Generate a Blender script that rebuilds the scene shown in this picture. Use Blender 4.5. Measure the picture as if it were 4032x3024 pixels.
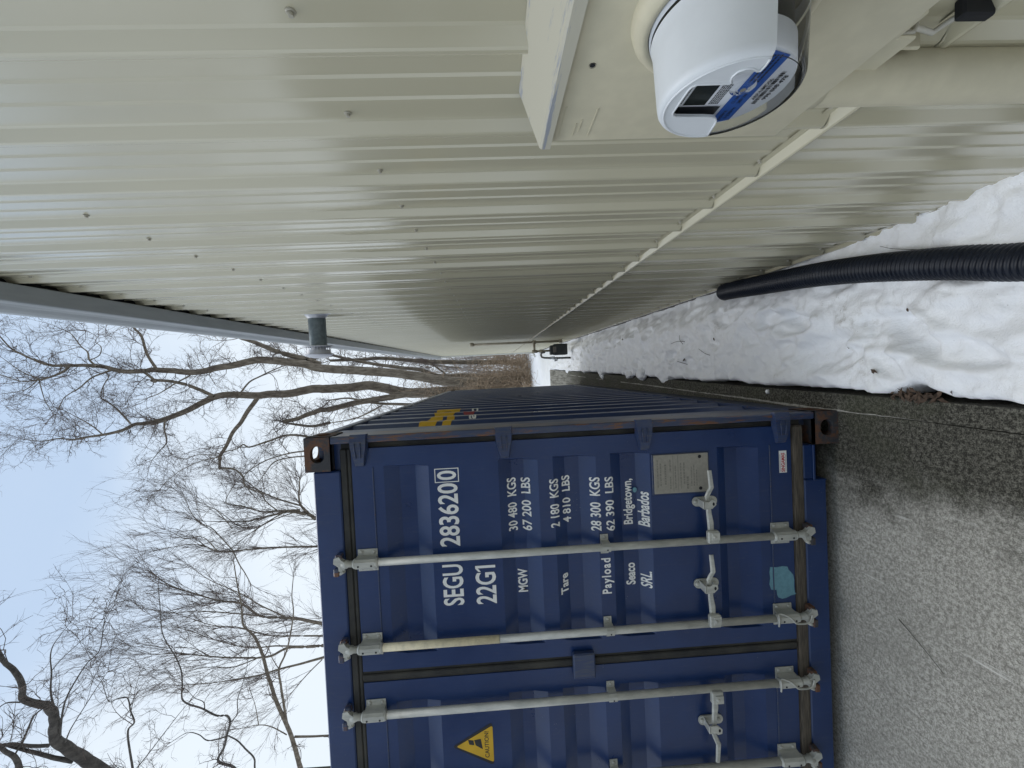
import bpy, bmesh, math, random
import numpy as np
from mathutils import Vector, Matrix, noise as mnoise

for _o in list(bpy.data.objects):
    bpy.data.objects.remove(_o)
S = bpy.context.scene
COL = S.collection
R = math.radians
random.seed(11)
RNG = np.random.default_rng(5)

# ------------------------------------------------------------------ camera
# a phone held upright, its picture stored lying on its side: world up points to the left of the frame
cd = bpy.data.cameras.new("camera")
cam = bpy.data.objects.new("camera", cd)
COL.objects.link(cam)
yaw, pitch, roll = 0.0227, -0.0416, -0.0483
cy_, sy_ = math.cos(yaw), math.sin(yaw)
fwd = Vector((-sy_ * math.cos(pitch), cy_ * math.cos(pitch), math.sin(pitch)))
r0 = Vector((cy_, sy_, 0))
u0 = r0.cross(fwd)
rr = math.cos(roll) * r0 + math.sin(roll) * u0
uu = -math.sin(roll) * r0 + math.cos(roll) * u0
mx = Matrix.Identity(4)
for i in range(3):
    mx[i][0] = -uu[i]
    mx[i][1] = rr[i]
    mx[i][2] = -fwd[i]
mx.translation = Vector((0.2511, -1.9185, 1.6828))
cam.matrix_world = mx
cd.sensor_width = 36.0
cd.lens = 36.0 * 1587.8 / 4032.0
cd.clip_start = 0.02
cd.clip_end = 1500
S.camera = cam

# ------------------------------------------------------------------ world, sun, exposure
SUN_EL, SUN_AZ = R(78), R(325)          # thin overcast, sun very high
w = bpy.data.worlds.new("World")
S.world = w
w.use_nodes = True
nt = w.node_tree
nt.nodes.clear()
out = nt.nodes.new("ShaderNodeOutputWorld")
bg = nt.nodes.new("ShaderNodeBackground")
bg.inputs[1].default_value = 0.11
sky = nt.nodes.new("ShaderNodeTexSky")
sky.sky_type = 'NISHITA'
sky.sun_disc = False
sky.sun_elevation = SUN_EL
sky.sun_rotation = SUN_AZ
sky.air_density = 1.0
sky.dust_density = 1.5
sky.ozone_density = 1.5
tc = nt.nodes.new("ShaderNodeTexCoord")
mp = nt.nodes.new("ShaderNodeMapping")
mp.inputs['Scale'].default_value = (1.0, 1.0, 1.9)
mp.inputs['Location'].default_value = (0.35, 0.1, 0.2)
n1 = nt.nodes.new("ShaderNodeTexNoise")
n1.inputs['Scale'].default_value = 1.6
n1.inputs['Detail'].default_value = 5
n1.inputs['Roughness'].default_value = 0.5
sep = nt.nodes.new("ShaderNodeSeparateXYZ")
el = nt.nodes.new("ShaderNodeMapRange")           # cloud sheet thickens towards the horizon
el.inputs['From Min'].default_value = 0.30
el.inputs['From Max'].default_value = 0.85
el.inputs['To Min'].default_value = 0.40
el.inputs['To Max'].default_value = -0.12
ad = nt.nodes.new("ShaderNodeMath")
ad.operation = 'ADD'
rp = nt.nodes.new("ShaderNodeMapRange")
rp.interpolation_type = 'SMOOTHSTEP'
rp.inputs['From Min'].default_value = 0.34
rp.inputs['From Max'].default_value = 0.80
rp.inputs['To Min'].default_value = 0.15
rp.inputs['To Max'].default_value = 1.0
mxn = nt.nodes.new("ShaderNodeMix")
mxn.data_type = 'RGBA'
mxn.inputs['B'].default_value = (7.0, 7.7, 8.4, 1)
L = nt.links.new
L(tc.outputs['Generated'], mp.inputs['Vector'])
L(mp.outputs[0], n1.inputs['Vector'])
L(tc.outputs['Generated'], sep.inputs[0])
L(sep.outputs['Z'], el.inputs['Value'])
L(n1.outputs['Fac'], ad.inputs[0])
L(el.outputs[0], ad.inputs[1])
L(ad.outputs[0], rp.inputs['Value'])
L(rp.outputs[0], mxn.inputs['Factor'])
thin = nt.nodes.new("ShaderNodeMix")             # thin blue-white veil over the clear sky
thin.data_type = 'RGBA'
thin.inputs['Factor'].default_value = 0.72
thin.inputs['B'].default_value = (4.4, 5.9, 7.9, 1)
L(sky.outputs[0], thin.inputs['A'])
L(thin.outputs['Result'], mxn.inputs['A'])
L(mxn.outputs['Result'], bg.inputs[0])
L(bg.outputs[0], out.inputs[0])

sd = bpy.data.lights.new("sun", 'SUN')
sd.energy = 1.5
sd.angle = R(50)
sd.color = (1.0, 0.97, 0.92)
sun = bpy.data.objects.new("sun", sd)
COL.objects.link(sun)
# Nishita rotation: azimuth measured clockwise from +Y
sdir = Vector((math.sin(SUN_AZ) * math.cos(SUN_EL), math.cos(SUN_AZ) * math.cos(SUN_EL), math.sin(SUN_EL)))
sun.rotation_euler = sdir.to_track_quat('Z', 'Y').to_euler()

vs = S.view_settings
vs.view_transform = 'Standard'
vs.look = 'None'
vs.exposure = 0.15
vs.gamma = 1.0
vs.use_curve_mapping = False
S.cycles.max_bounces = 8
S.cycles.transparent_max_bounces = 12

# ------------------------------------------------------------------ helpers
def empty(name, label, cat, loc=(0, 0, 0), rz=0.0, group=None):
    o = bpy.data.objects.new(name, None)
    COL.objects.link(o)
    o.location = loc
    o.rotation_euler = (0, 0, rz)
    o.empty_display_size = 0.1
    tag(o, label, cat, group)
    return o

def tag(o, label=None, cat=None, group=None, kind=None):
    if label: o["label"] = label
    if cat: o["category"] = cat
    if group: o["group"] = group
    if kind: o["kind"] = kind
    return o

def obj(name, bm, mat, parent=None, smooth=False, auto=None):
    if isinstance(bm, bpy.types.Mesh):
        me = bm
    else:
        me = bpy.data.meshes.new(name)
        bm.normal_update()
        bm.to_mesh(me)
        bm.free()
    me.name = name
    if mat and not me.materials:
        me.materials.append(mat)
    if smooth:
        me.polygons.foreach_set("use_smooth", [True] * len(me.polygons))
        if auto is not None:
            try: me.set_sharp_from_angle(angle=R(auto))
            except Exception: pass
    o = bpy.data.objects.new(name, me)
    COL.objects.link(o)
    if parent: o.parent = parent
    return o

def inst(src, parent=None, loc=None, rot=None, scale=None):
    c = src.copy()
    COL.objects.link(c)
    if parent is not None: c.parent = parent
    if loc is not None: c.location = loc
    if rot is not None: c.rotation_euler = rot
    if scale is not None: c.scale = scale
    return c

def add_box(bm, x0, x1, y0, y1, z0, z1, bev=0.0, seg=1):
    vs_ = [bm.verts.new(p) for p in ((x0, y0, z0), (x1, y0, z0), (x1, y1, z0), (x0, y1, z0), (x0, y0, z1), (x1, y0, z1), (x1, y1, z1), (x0, y1, z1))]
    fs = [bm.faces.new([vs_[i] for i in f]) for f in ((0, 3, 2, 1), (4, 5, 6, 7), (0, 1, 5, 4), (1, 2, 6, 5), (2, 3, 7, 6), (3, 0, 4, 7))]
    if bev > 0:
        es = set()
        for f in fs: es.update(f.edges)
        bmesh.ops.bevel(bm, geom=list(es), offset=bev, segments=seg, affect='EDGES', profile=0.6)

def box(*a, **k):
    bm = bmesh.new()
    add_box(bm, *a, **k)
    return bm

def add_tube(bm, pts, rad, n=10, cap=True):
    pts = [Vector(p) for p in pts]
    rads = rad if isinstance(rad, (list, tuple)) else [rad] * len(pts)
    rings = []
    nrm = None
    for i, p in enumerate(pts):
        a = pts[max(0, i - 1)]
        b = pts[min(len(pts) - 1, i + 1)]
        t = (b - a).normalized()
        if nrm is None:
            nrm = t.orthogonal().normalized()
        else:
            nrm = (nrm - t * nrm.dot(t))
            if nrm.length < 1e-6: nrm = t.orthogonal()
            nrm.normalize()
        bn = t.cross(nrm)
        rings.append([bm.verts.new(p + (nrm * math.cos(2 * math.pi * k / n) + bn * math.sin(2 * math.pi * k / n)) * rads[i]) for k in range(n)])
    for a, b in zip(rings, rings[1:]):
        for k in range(n):
            f = bm.faces.new((a[k], a[(k + 1) % n], b[(k + 1) % n], b[k]))
            f.smooth = True
    if cap:
        bm.faces.new(list(reversed(rings[0])))
        bm.faces.new(rings[-1])

def add_lathe(bm, prof, axis, org, n=32, a0=0.0, a1=2 * math.pi, cap0=False, cap1=False):
    # prof: (t along axis, radius); axis 'x-' (out of the wall), 'z', 'y'
    full = abs(a1 - a0 - 2 * math.pi) < 1e-6
    m = n if full else n + 1
    rings = []
    for t, r in prof:
        ring = []
        for k in range(m):
            a = a0 + (a1 - a0) * k / n
            c, s = math.cos(a) * r, math.sin(a) * r
            if axis == 'x-': p = (org[0] - t, org[1] - c, org[2] + s)
            elif axis == 'z': p = (org[0] + c, org[1] + s, org[2] + t)
            else: p = (org[0] + c, org[1] + t, org[2] + s)
            ring.append(bm.verts.new(p))
        rings.append(ring)
    for a, b in zip(rings, rings[1:]):
        for k in range(n):
            try:
                f = bm.faces.new((a[k], a[(k + 1) % m], b[(k + 1) % m], b[k]))
                f.smooth = True
            except ValueError: pass
    if cap0: bm.faces.new(rings[0])
    if cap1: bm.faces.new(rings[-1])
    return rings

def add_poly(bm, pts, thick=None):
    # flat polygon from 3-D points; with thick (vector) extruded
    v = [bm.verts.new(p) for p in pts]
    f = bm.faces.new(v)
    if thick is not None:
        r = bmesh.ops.extrude_face_region(bm, geom=[f])
        for g in r['geom']:
            if isinstance(g, bmesh.types.BMVert): g.co += Vector(thick)
    return f

def grid_mesh(name, X, Y, Z):
    ny, nx = X.shape
    me = bpy.data.meshes.new(name)
    co = np.stack([X, Y, Z], -1).reshape(-1, 3).astype(np.float32)
    idx = np.arange(nx * ny).reshape(ny, nx)
    q = np.stack([idx[:-1, :-1], idx[:-1, 1:], idx[1:, 1:], idx[1:, :-1]], -1).reshape(-1, 4)
    return raw_mesh(me, co, q)

def raw_mesh(me, co, q, smooth=True):
    me.vertices.add(len(co))
    me.vertices.foreach_set("co", np.ascontiguousarray(co, np.float32).ravel())
    k = q.shape[1]
    me.loops.add(q.size)
    me.loops.foreach_set("vertex_index", np.ascontiguousarray(q, np.int32).ravel())
    me.polygons.add(len(q))
    me.polygons.foreach_set("loop_start", np.arange(0, q.size, k, dtype=np.int32))
    me.polygons.foreach_set("use_smooth", np.ones(len(q), bool))
    me.update(calc_edges=True)
    me.validate()
    return me

def vnoise(x, y, seed=0):
    xi, yi = np.floor(x).astype(np.int64), np.floor(y).astype(np.int64)
    fx, fy = x - xi, y - yi
    fx, fy = fx * fx * fx * (fx * (fx * 6 - 15) + 10), fy * fy * fy * (fy * (fy * 6 - 15) + 10)
    def h(a, b):
        n = (a * 374761393 + b * 668265263 + seed * 2147483647) & 0xffffffff
        n = ((n ^ (n >> 13)) * 1274126177) & 0xffffffff
        return ((n ^ (n >> 16)) & 0xffff) / 65535.0
    return (h(xi, yi) * (1 - fx) + h(xi + 1, yi) * fx) * (1 - fy) + (h(xi, yi + 1) * (1 - fx) + h(xi + 1, yi + 1) * fx) * fy - 0.5

def fbm(x, y, octs=4, seed=0, gain=0.5):
    s, a = 0, 1.0
    for k in range(octs):
        s = s + a * vnoise(x * 2 ** k + 17.3 * k, y * 2 ** k - 9.1 * k, seed + k)
        a *= gain
    return s

# ------------------------------------------------------------------ materials
class NB:
    """small node-building helper"""
    def __init__(self, name, base=(0.5, 0.5, 0.5), rough=0.5, metal=0.0, spec=0.5):
        self.m = bpy.data.materials.new(name)
        self.m.use_nodes = True
        self.t = self.m.node_tree
        self.b = self.t.nodes["Principled BSDF"]
        self.b.inputs['Base Color'].default_value = (*base, 1)
        self.b.inputs['Roughness'].default_value = rough
        self.b.inputs['Metallic'].default_value = metal
        self.b.inputs['Specular IOR Level'].default_value = spec
        self.tc = self.t.nodes.new("ShaderNodeTexCoord")
    def n(self, typ, **kw):
        nd = self.t.nodes.new(typ)
        for k, v in kw.items():
            if k in nd.inputs.keys() if isinstance(k, str) else False: nd.inputs[k].default_value = v
            else: setattr(nd, k, v)
        return nd
    def l(self, a, b): self.t.links.new(a, b)
    def coord(self, scale=(1, 1, 1), loc=(0, 0, 0), rot=(0, 0, 0), kind='Object'):
        mpn = self.t.nodes.new("ShaderNodeMapping")
        mpn.inputs['Scale'].default_value = scale
        mpn.inputs['Location'].default_value = loc
        mpn.inputs['Rotation'].default_value = rot
        if kind == 'World':
            g = self.t.nodes.new("ShaderNodeNewGeometry")
            self.l(g.outputs['Position'], mpn.inputs['Vector'])
        else:
            self.l(self.tc.outputs[kind], mpn.inputs['Vector'])
        return mpn.outputs[0]
    def noise(self, vec, scale=5, detail=4, rough=0.55, dist=0.0):
        nd = self.t.nodes.new("ShaderNodeTexNoise")
        nd.inputs['Scale'].default_value = scale
        nd.inputs['Detail'].default_value = detail
        nd.inputs['Roughness'].default_value = rough
        nd.inputs['Distortion'].default_value = dist
        self.l(vec, nd.inputs['Vector'])
        return nd.outputs['Fac']
    def voro(self, vec, scale=5, feature='F1'):
        nd = self.t.nodes.new("ShaderNodeTexVoronoi")
        nd.feature = feature
        nd.inputs['Scale'].default_value = scale
        self.l(vec, nd.inputs['Vector'])
        return nd.outputs['Distance']
    def ramp(self, fac, a, b, lo=0.0, hi=1.0, smooth=True):
        nd = self.t.nodes.new("ShaderNodeMapRange")
        if smooth: nd.interpolation_type = 'SMOOTHSTEP'
        nd.inputs['From Min'].default_value = a
        nd.inputs['From Max'].default_value = b
        nd.inputs['To Min'].default_value = lo
        nd.inputs['To Max'].default_value = hi
        self.l(fac, nd.inputs['Value'])
        return nd.outputs[0]
    def mix(self, fac, a, b, blend='MIX'):
        nd = self.t.nodes.new("ShaderNodeMix")
        nd.data_type = 'RGBA'
        nd.blend_type = blend
        for s, v in (('Factor', fac), ('A', a), ('B', b)):
            if isinstance(v, (tuple, list)): nd.inputs[s].default_value = (*v, 1) if len(v) == 3 else v
            elif isinstance(v, (int, float)): nd.inputs[s].default_value = v
            else: self.l(v, nd.inputs[s])
        return nd.outputs['Result']
    def math(self, op, a, b=0.0):
        nd = self.t.nodes.new("ShaderNodeMath")
        nd.operation = op
        for i, v in enumerate((a, b)):
            if isinstance(v, (int, float)): nd.inputs[i].default_value = v
            else: self.l(v, nd.inputs[i])
        return nd.outputs[0]
    def bump(self, h, strength=0.3, dist=0.01, prev=None):
        nd = self.t.nodes.new("ShaderNodeBump")
        nd.inputs['Strength'].default_value = strength
        nd.inputs['Distance'].default_value = dist
        self.l(h, nd.inputs['Height'])
        if prev is not None: self.l(prev, nd.inputs['Normal'])
        self.l(nd.outputs[0], self.b.inputs['Normal'])
        return nd.outputs[0]
    def color(self, c):
        self.l(c, self.b.inputs['Base Color'])
        return self
    def rough(self, r): self.l(r, self.b.inputs['Roughness']); return self

M = {}
def mat_simple(name, base, rough=0.5, metal=0.0, var=0.12, scale=14, spec=0.5, bump=0.0):
    b = NB(name, base, rough, metal, spec)
    f = b.noise(b.coord(), scale, 5, 0.6)
    lo = tuple(c * (1 - var) for c in base)
    hi = tuple(min(1, c * (1 + var)) for c in base)
    b.color(b.mix(b.ramp(f, 0.3, 0.7), lo, hi))
    if bump: b.bump(b.noise(b.coord(), scale * 5, 3), bump, 0.002)
    M[name] = b.m
    return b.m

# tan baked-enamel siding: glossy, gently oil-canned
b = NB("tan_siding", (0.47, 0.45, 0.365), 0.22, 0, 0.8)
f = b.noise(b.coord((1, 1, 0.35), kind='World'), 3.0, 3, 0.5)
b.color(b.mix(b.ramp(f, 0.3, 0.7), (0.512, 0.480, 0.350), (0.542, 0.508, 0.373)))
dirt = b.noise(b.coord((3, 3, 0.25), kind='World'), 2.2, 5, 0.6)
b.rough(b.ramp(dirt, 0.3, 0.7, 0.17, 0.25))
h1 = b.noise(b.coord((1.5, 4.0, 0.6), kind='World'), 1.5, 2, 0.4)
pb = b.bump(h1, 0.05, 0.012)
h2 = b.noise(b.coord(kind='World'), 420, 2, 0.5)
b.bump(h2, 0.05, 0.0006, pb)
b.b.inputs['Coat Weight'].default_value = 0.8
b.b.inputs['Coat Roughness'].default_value = 0.19
M["tan"] = b.m
# the same paint, brushed on the meter box
b = NB("tan_box_paint", (0.47, 0.45, 0.36), 0.48, 0, 0.4)
f = b.noise(b.coord(), 30, 4)
b.color(b.mix(b.ramp(f, 0.3, 0.75), (0.56, 0.52, 0.385), (0.61, 0.567, 0.42)))
b.bump(b.noise(b.coord(), 700, 2), 0.10, 0.0006)
M["tan_box"] = b.m
# worn hood: tan with bare zinc streaks
b = NB("worn_hood_paint", (0.5, 0.48, 0.4), 0.5)
f = b.noise(b.coord((14, 3.0, 60)), 1.0, 6, 0.7)
b.color(b.mix(b.ramp(f, 0.56, 0.62), (0.50, 0.48, 0.39), (0.30, 0.32, 0.36)))
M["hood"] = b.m

b = NB("gutter_grey", (0.21, 0.235, 0.25), 0.35)
f = b.noise(b.coord((6, 1, 6)), 4, 4)
b.color(b.mix(b.ramp(f, 0.3, 0.7), (0.30, 0.325, 0.34), (0.35, 0.375, 0.39)))
M["gutter"] = b.m
mat_simple("white_trim", (0.62, 0.63, 0.60), 0.4, var=0.06)
mat_simple("dark_gap", (0.012, 0.013, 0.016), 0.8)
mat_simple("foundation", (0.10, 0.098, 0.09), 0.9, var=0.35, scale=20, bump=0.3)
mat_simple("roof_metal", (0.33, 0.34, 0.34), 0.4)

# container blue
def blue(name, dust=0.0, rust=0.0):
    b = NB(name, (0.016, 0.040, 0.125), 0.34, 0, 0.55)
    f = b.noise(b.coord(kind='World'), 2.6, 6, 0.6)
    f2 = b.noise(b.coord((40, 40, 6), kind='World'), 2.0, 4, 0.6)
    c = b.mix(b.ramp(f, 0.3, 0.72), (0.0075, 0.028, 0.108), (0.0115, 0.039, 0.140))
    c = b.mix(b.ramp(f2, 0.5, 0.9, 0, 0.30 + dust), c, (0.075, 0.090, 0.125))
    sp = b.voro(b.coord(kind='World'), 60)
    sm = b.noise(b.coord(kind='World'), 7, 3)
    chips = b.math('MULTIPLY', b.ramp(sp, 0.10, 0.04), b.ramp(sm, 0.60, 0.68))
    c = b.mix(chips, c, (0.30, 0.32, 0.33))
    if rust:
        rn2 = b.noise(b.coord((20, 20, 3), kind='World'), 5.0, 6, 0.7)
        c = b.mix(b.ramp(rn2, 0.42, 0.70, 0.1 + rust * 0.35, 0.75), c, (0.075, 0.082, 0.090))
        rn = b.noise(b.coord((14, 14, 2.2), kind='World'), 3.0, 6, 0.7)
        c = b.mix(b.ramp(rn, 0.66 - rust * 0.22, 0.74 - rust * 0.18), c, (0.15, 0.070, 0.036))
    b.color(c)
    b.rough(b.ramp(f, 0.3, 0.7, 0.27, 0.38))
    b.bump(b.noise(b.coord(kind='World'), 9, 3), 0.08, 0.01)
    return b.m
M["blue"] = blue("container_blue")
M["blue_rail"] = blue("container_blue_scuffed", 0.15, 0.25)
M["blue_rust"] = blue("container_blue_rusty", 0.2, 0.75)
b = NB("rusty_casting", (0.08, 0.06, 0.05), 0.75)
f = b.noise(b.coord(kind='World'), 11, 6, 0.7)
f2 = b.noise(b.coord(kind='World'), 40, 4, 0.7)
c = b.mix(b.ramp(f, 0.44, 0.56), (0.040, 0.042, 0.050), (0.125, 0.058, 0.032))
c = b.mix(b.ramp(f2, 0.5, 0.75, 0, 0.6), c, (0.075, 0.073, 0.068))
b.color(c)
b.bump(f2, 0.4, 0.004)
M["casting"] = b.m
b = NB("galvanised_steel", (0.40, 0.41, 0.38), 0.52, 0.25)
f = b.noise(b.coord((1, 1, 0.3), kind='World'), 26, 5, 0.65)
f2 = b.noise(b.coord(kind='World'), 9, 4)
c = b.mix(b.ramp(f, 0.3, 0.75), (0.37, 0.38, 0.355), (0.56, 0.565, 0.52))
c = b.mix(b.ramp(f2, 0.62, 0.78, 0, 0.45), c, (0.20, 0.17, 0.13))
b.color(c)
b.bump(f, 0.15, 0.002)
M["galv"] = b.m
mat_simple("cream_rod_paint", (0.68, 0.62, 0.44), 0.55, var=0.12, scale=40)
b = NB("door_gasket", (0.022, 0.023, 0.022), 0.75)
f = b.noise(b.coord(kind='World'), 5, 5)
b.color(b.mix(b.ramp(f, 0.35, 0.7), (0.016, 0.017, 0.018), (0.050, 0.048, 0.040)))
M["gasket"] = b.m
b = NB("dirty_gasket", (0.10, 0.085, 0.065), 0.8)
f = b.noise(b.coord((3, 3, 30), kind='World'), 4, 5)
b.color(b.mix(b.ramp(f, 0.3, 0.7), (0.050, 0.042, 0.033), (0.115, 0.096, 0.073)))
M["gasket_dirty"] = b.m
mat_simple("white_lettering", (0.80, 0.81, 0.80), 0.5, var=0.04)
mat_simple("yellow_print", (0.62, 0.38, 0.015), 0.5, var=0.08)
mat_simple("black_print", (0.015, 0.015, 0.015), 0.5)
mat_simple("red_print", (0.50, 0.03, 0.04), 0.5)
mat_simple("faded_red_print", (0.30, 0.06, 0.07), 0.55)
mat_simple("teal_paint", (0.13, 0.29, 0.36), 0.6, var=0.1, scale=60)
mat_simple("plate_metal", (0.30, 0.285, 0.245), 0.5, var=0.08, scale=60)
mat_simple("plate_etching", (0.20, 0.19, 0.165), 0.55, var=0.25, scale=200)
mat_simple("rubber_black", (0.014, 0.014, 0.016), 0.5)

# concrete pad: pale broom-finished aggregate, algae-dark along its edge
def concrete(name, edge_only=False):
    b = NB(name, (0.25, 0.25, 0.23), 0.92, 0, 0.25)
    P = b.coord(kind='World')
    f1 = b.noise(P, 66, 7, 0.80)
    f2 = b.noise(P, 210, 3, 0.7)
    f3 = b.noise(b.coord((1, 0.12, 1), rot=(0, 0, R(-27)), kind='World'), 75, 5, 0.7)
    f4 = b.noise(P, 2.3, 5, 0.6)
    spk = b.math('ADD', b.math('MULTIPLY', f1, 0.62), b.math('MULTIPLY', f2, 0.38))
    spk = b.math('ADD', b.math('MULTIPLY', spk, 0.88), b.math('MULTIPLY', f3, 0.12))
    light = b.mix(b.ramp(spk, 0.42, 0.60), (0.190, 0.183, 0.160), (0.58, 0.565, 0.515))
    light = b.mix(b.ramp(f4, 0.35, 0.7, 0, 0.35), light, (0.19, 0.185, 0.165), )
    scr = b.noise(b.coord((26, 1.1, 1), rot=(0, 0, R(24)), kind='World'), 2.0, 4, 0.75)
    scr2 = b.noise(P, 6.0, 3, 0.6)
    light = b.mix(b.math('MULTIPLY', b.ramp(scr, 0.60, 0.68, 0, 0.75), b.ramp(scr2, 0.48, 0.60)), light, (0.66, 0.65, 0.61))
    dark = b.mix(b.ramp(spk, 0.43, 0.63), (0.022, 0.021, 0.017), (0.20, 0.193, 0.162))
    dark = b.mix(b.ramp(f4, 0.45, 0.65, 0, 0.4), dark, (0.055, 0.060, 0.035))
    sx = b.n("ShaderNodeSeparateXYZ")
    b.l(P, sx.inputs[0])
    # distance in from the pad's edge; growth thins out away from it and out in front of the container
    d = b.math('SUBTRACT', b.math('MULTIPLY', sx.outputs['Y'], 0.026), sx.outputs['X'])
    wob = b.math('MULTIPLY', b.math('SUBTRACT', b.noise(P, 3.5, 6, 0.65), 0.5), 0.75)
    far = b.ramp(sx.outputs['Y'], -1.2, 0.1, 0.0, 0.10)
    grow = b.ramp(b.math('SUBTRACT', b.math('ADD', d, wob), far), 0.12, 0.42, 1.0, 0.0)
    behind = b.ramp(sx.outputs['Y'], 0.0, 0.4, 0.0, 1.0)
    grow = b.math('MAXIMUM', grow, behind)
    pale = b.ramp(sx.outputs['Y'], 6.0, 8.2, 0.0, 0.75)
    grow = b.math('MULTIPLY', grow, b.math('SUBTRACT', 1.0, b.math('MULTIPLY', pale, b.ramp(b.noise(b.coord((9, 0.6, 1), kind='World'), 2.0, 4), 0.3, 0.6))))
    b.color(b.mix(grow, light, dark))
    b.bump(spk, 0.55, 0.006)
    return b.m
M["concrete"] = concrete("weathered_concrete")
mat_simple("lime_bloom", (0.30, 0.29, 0.26), 0.95, var=0.35, scale=60)

# old snow: grainy, dirt specks
b = NB("old_snow", (0.80, 0.83, 0.88), 0.65, 0, 0.3)
P = b.coord(kind='World')
g1 = b.noise(P, 2.6, 5, 0.6)
c = b.mix(b.ramp(g1, 0.3, 0.7), (0.87, 0.89, 0.92), (0.92, 0.935, 0.95))
patch = b.ramp(b.noise(P, 3.1, 4, 0.6), 0.54, 0.72)
specks = b.ramp(b.voro(b.coord((1, 1, 1), kind='World'), 75), 0.17, 0.09)
sel = b.ramp(b.noise(P, 31, 2), 0.52, 0.60)
c = b.mix(b.math('MULTIPLY', b.math('MULTIPLY', specks, sel), b.math('ADD', b.math('MULTIPLY', patch, 0.8), 0.22)), c, (0.10, 0.085, 0.065))
stain = b.math('MULTIPLY', patch, b.ramp(b.noise(P, 24, 6, 0.75), 0.46, 0.66, 0, 0.62))
c = b.mix(stain, c, (0.42, 0.40, 0.36))
b.color(c)
pb = b.bump(b.noise(P, 26, 5, 0.6), 0.45, 0.02)
b.bump(b.noise(P, 190, 3, 0.7), 0.35, 0.004, pb)
b.b.inputs['Subsurface Weight'].default_value = 0.0
M["snow"] = b.m

def bark(name, a, bcol, sc=9):
    b = NB(name, a, 0.9, 0, 0.2)
    f = b.noise(b.coord((1, 1, 0.25), kind='World'), sc, 5, 0.7)
    b.color(b.mix(b.ramp(f, 0.32, 0.7), a, bcol))
    b.bump(f, 0.6, 0.03)
    M[name] = b.m
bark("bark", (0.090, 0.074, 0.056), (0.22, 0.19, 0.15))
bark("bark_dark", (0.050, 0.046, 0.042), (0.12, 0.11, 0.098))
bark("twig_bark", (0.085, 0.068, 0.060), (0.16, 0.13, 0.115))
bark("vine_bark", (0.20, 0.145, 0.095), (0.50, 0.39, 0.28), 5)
bark("far_bark_hazed", (0.20, 0.18, 0.165), (0.32, 0.29, 0.265), 2)  # paler than the near barks: distance haze put into the colour
mat_simple("leaf_brown", (0.07, 0.045, 0.03), 0.8, var=0.4, scale=60)

b = NB("hose_plastic", (0.010, 0.013, 0.022), 0.40, 0, 0.28)
f = b.noise(b.coord(kind='World'), 12, 4)
b.color(b.mix(b.ramp(f, 0.4, 0.8), (0.005, 0.008, 0.016), (0.012, 0.016, 0.026)))
M["hose"] = b.m
mat_simple("meter_white", (0.68, 0.71, 0.735), 0.42, var=0.03)
mat_simple("meter_grey", (0.50, 0.53, 0.57), 0.4, var=0.05)
mat_simple("face_white", (0.78, 0.80, 0.84), 0.45, var=0.03)
mat_simple("band_blue", (0.022, 0.105, 0.42), 0.45, var=0.05)
mat_simple("lcd_dark", (0.018, 0.022, 0.020), 0.2)
mat_simple("module_dark", (0.030, 0.033, 0.036), 0.35)
mat_simple("cable_white", (0.55, 0.53, 0.46), 0.5)
mat_simple("gas_meter_grey", (0.030, 0.036, 0.040), 0.55, var=0.2)
mat_simple("tan_pipe", (0.33, 0.29, 0.215), 0.5, var=0.15)
mat_simple("grey_pipe", (0.16, 0.145, 0.135), 0.5, var=0.2)
mat_simple("bright_metal", (0.55, 0.58, 0.62), 0.35, metal=0.6)
b = NB("clear_cover", (0.8, 0.82, 0.84), 0.06)
gl = b.n("ShaderNodeBsdfGlossy"); gl.inputs['Roughness'].default_value = 0.06
tp = b.n("ShaderNodeBsdfTransparent"); tp.inputs['Color'].default_value = (0.965, 0.975, 0.975, 1)
fr = b.n("ShaderNodeFresnel"); fr.inputs['IOR'].default_value = 1.45
ms = b.n("ShaderNodeMixShader")
b.l(fr.outputs[0], ms.inputs[0]); b.l(tp.outputs[0], ms.inputs[1]); b.l(gl.outputs[0], ms.inputs[2])
b.l(ms.outputs[0], b.t.nodes["Material Output"].inputs['Surface'])
M["clear"] = b.m
# spiral vent pipe
b = NB("vent_galvanised", (0.16, 0.20, 0.225), 0.45, 0.35)
f = b.noise(b.coord((1, 1, 1)), 30, 5)
b.color(b.mix(b.ramp(f, 0.35, 0.75), (0.135, 0.17, 0.19), (0.21, 0.25, 0.27)))
M["vent"] = b.m
mat_simple("vent_cap_metal", (0.55, 0.56, 0.60), 0.4, metal=0.2, var=0.1)

# ================================================================== the setting
EDGE = lambda y: 0.082 + 0.026 * y          # right-hand edge of the concrete pad
WALL = lambda y: 0.8093 + 0.025 * y         # face of the siding
WRZ = -math.atan(0.025)
PAD_END = 10.33

def ground_z(x, y):
    d = np.maximum(0, y - 11)
    z = -0.17 - 0.014 * d + 0.03 * fbm(x * 0.35, y * 0.35, 3, 3)
    z = np.where(y < 10.2, np.minimum(z, -0.42), z)
    z = z + np.clip((y - 60) / 60, 0, 1) * 3.0
    return z
ys = np.concatenate([np.linspace(-90, -8, 30), np.linspace(-7, 10.2, 30), np.linspace(10.36, 30, 110), np.linspace(31, 60, 40), np.linspace(63, 600, 60)])
xs = np.concatenate([np.linspace(-600, -25, 45), np.linspace(-24, -3, 40), np.linspace(-2.8, 4, 60), np.linspace(4.5, 30, 40), np.linspace(34, 600, 40)])
X, Y = np.meshgrid(xs, ys)
g = obj("snow_ground", grid_mesh("snow_ground", X, Y, ground_z(X, Y)), M["snow"])
tag(g, kind="structure")

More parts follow.
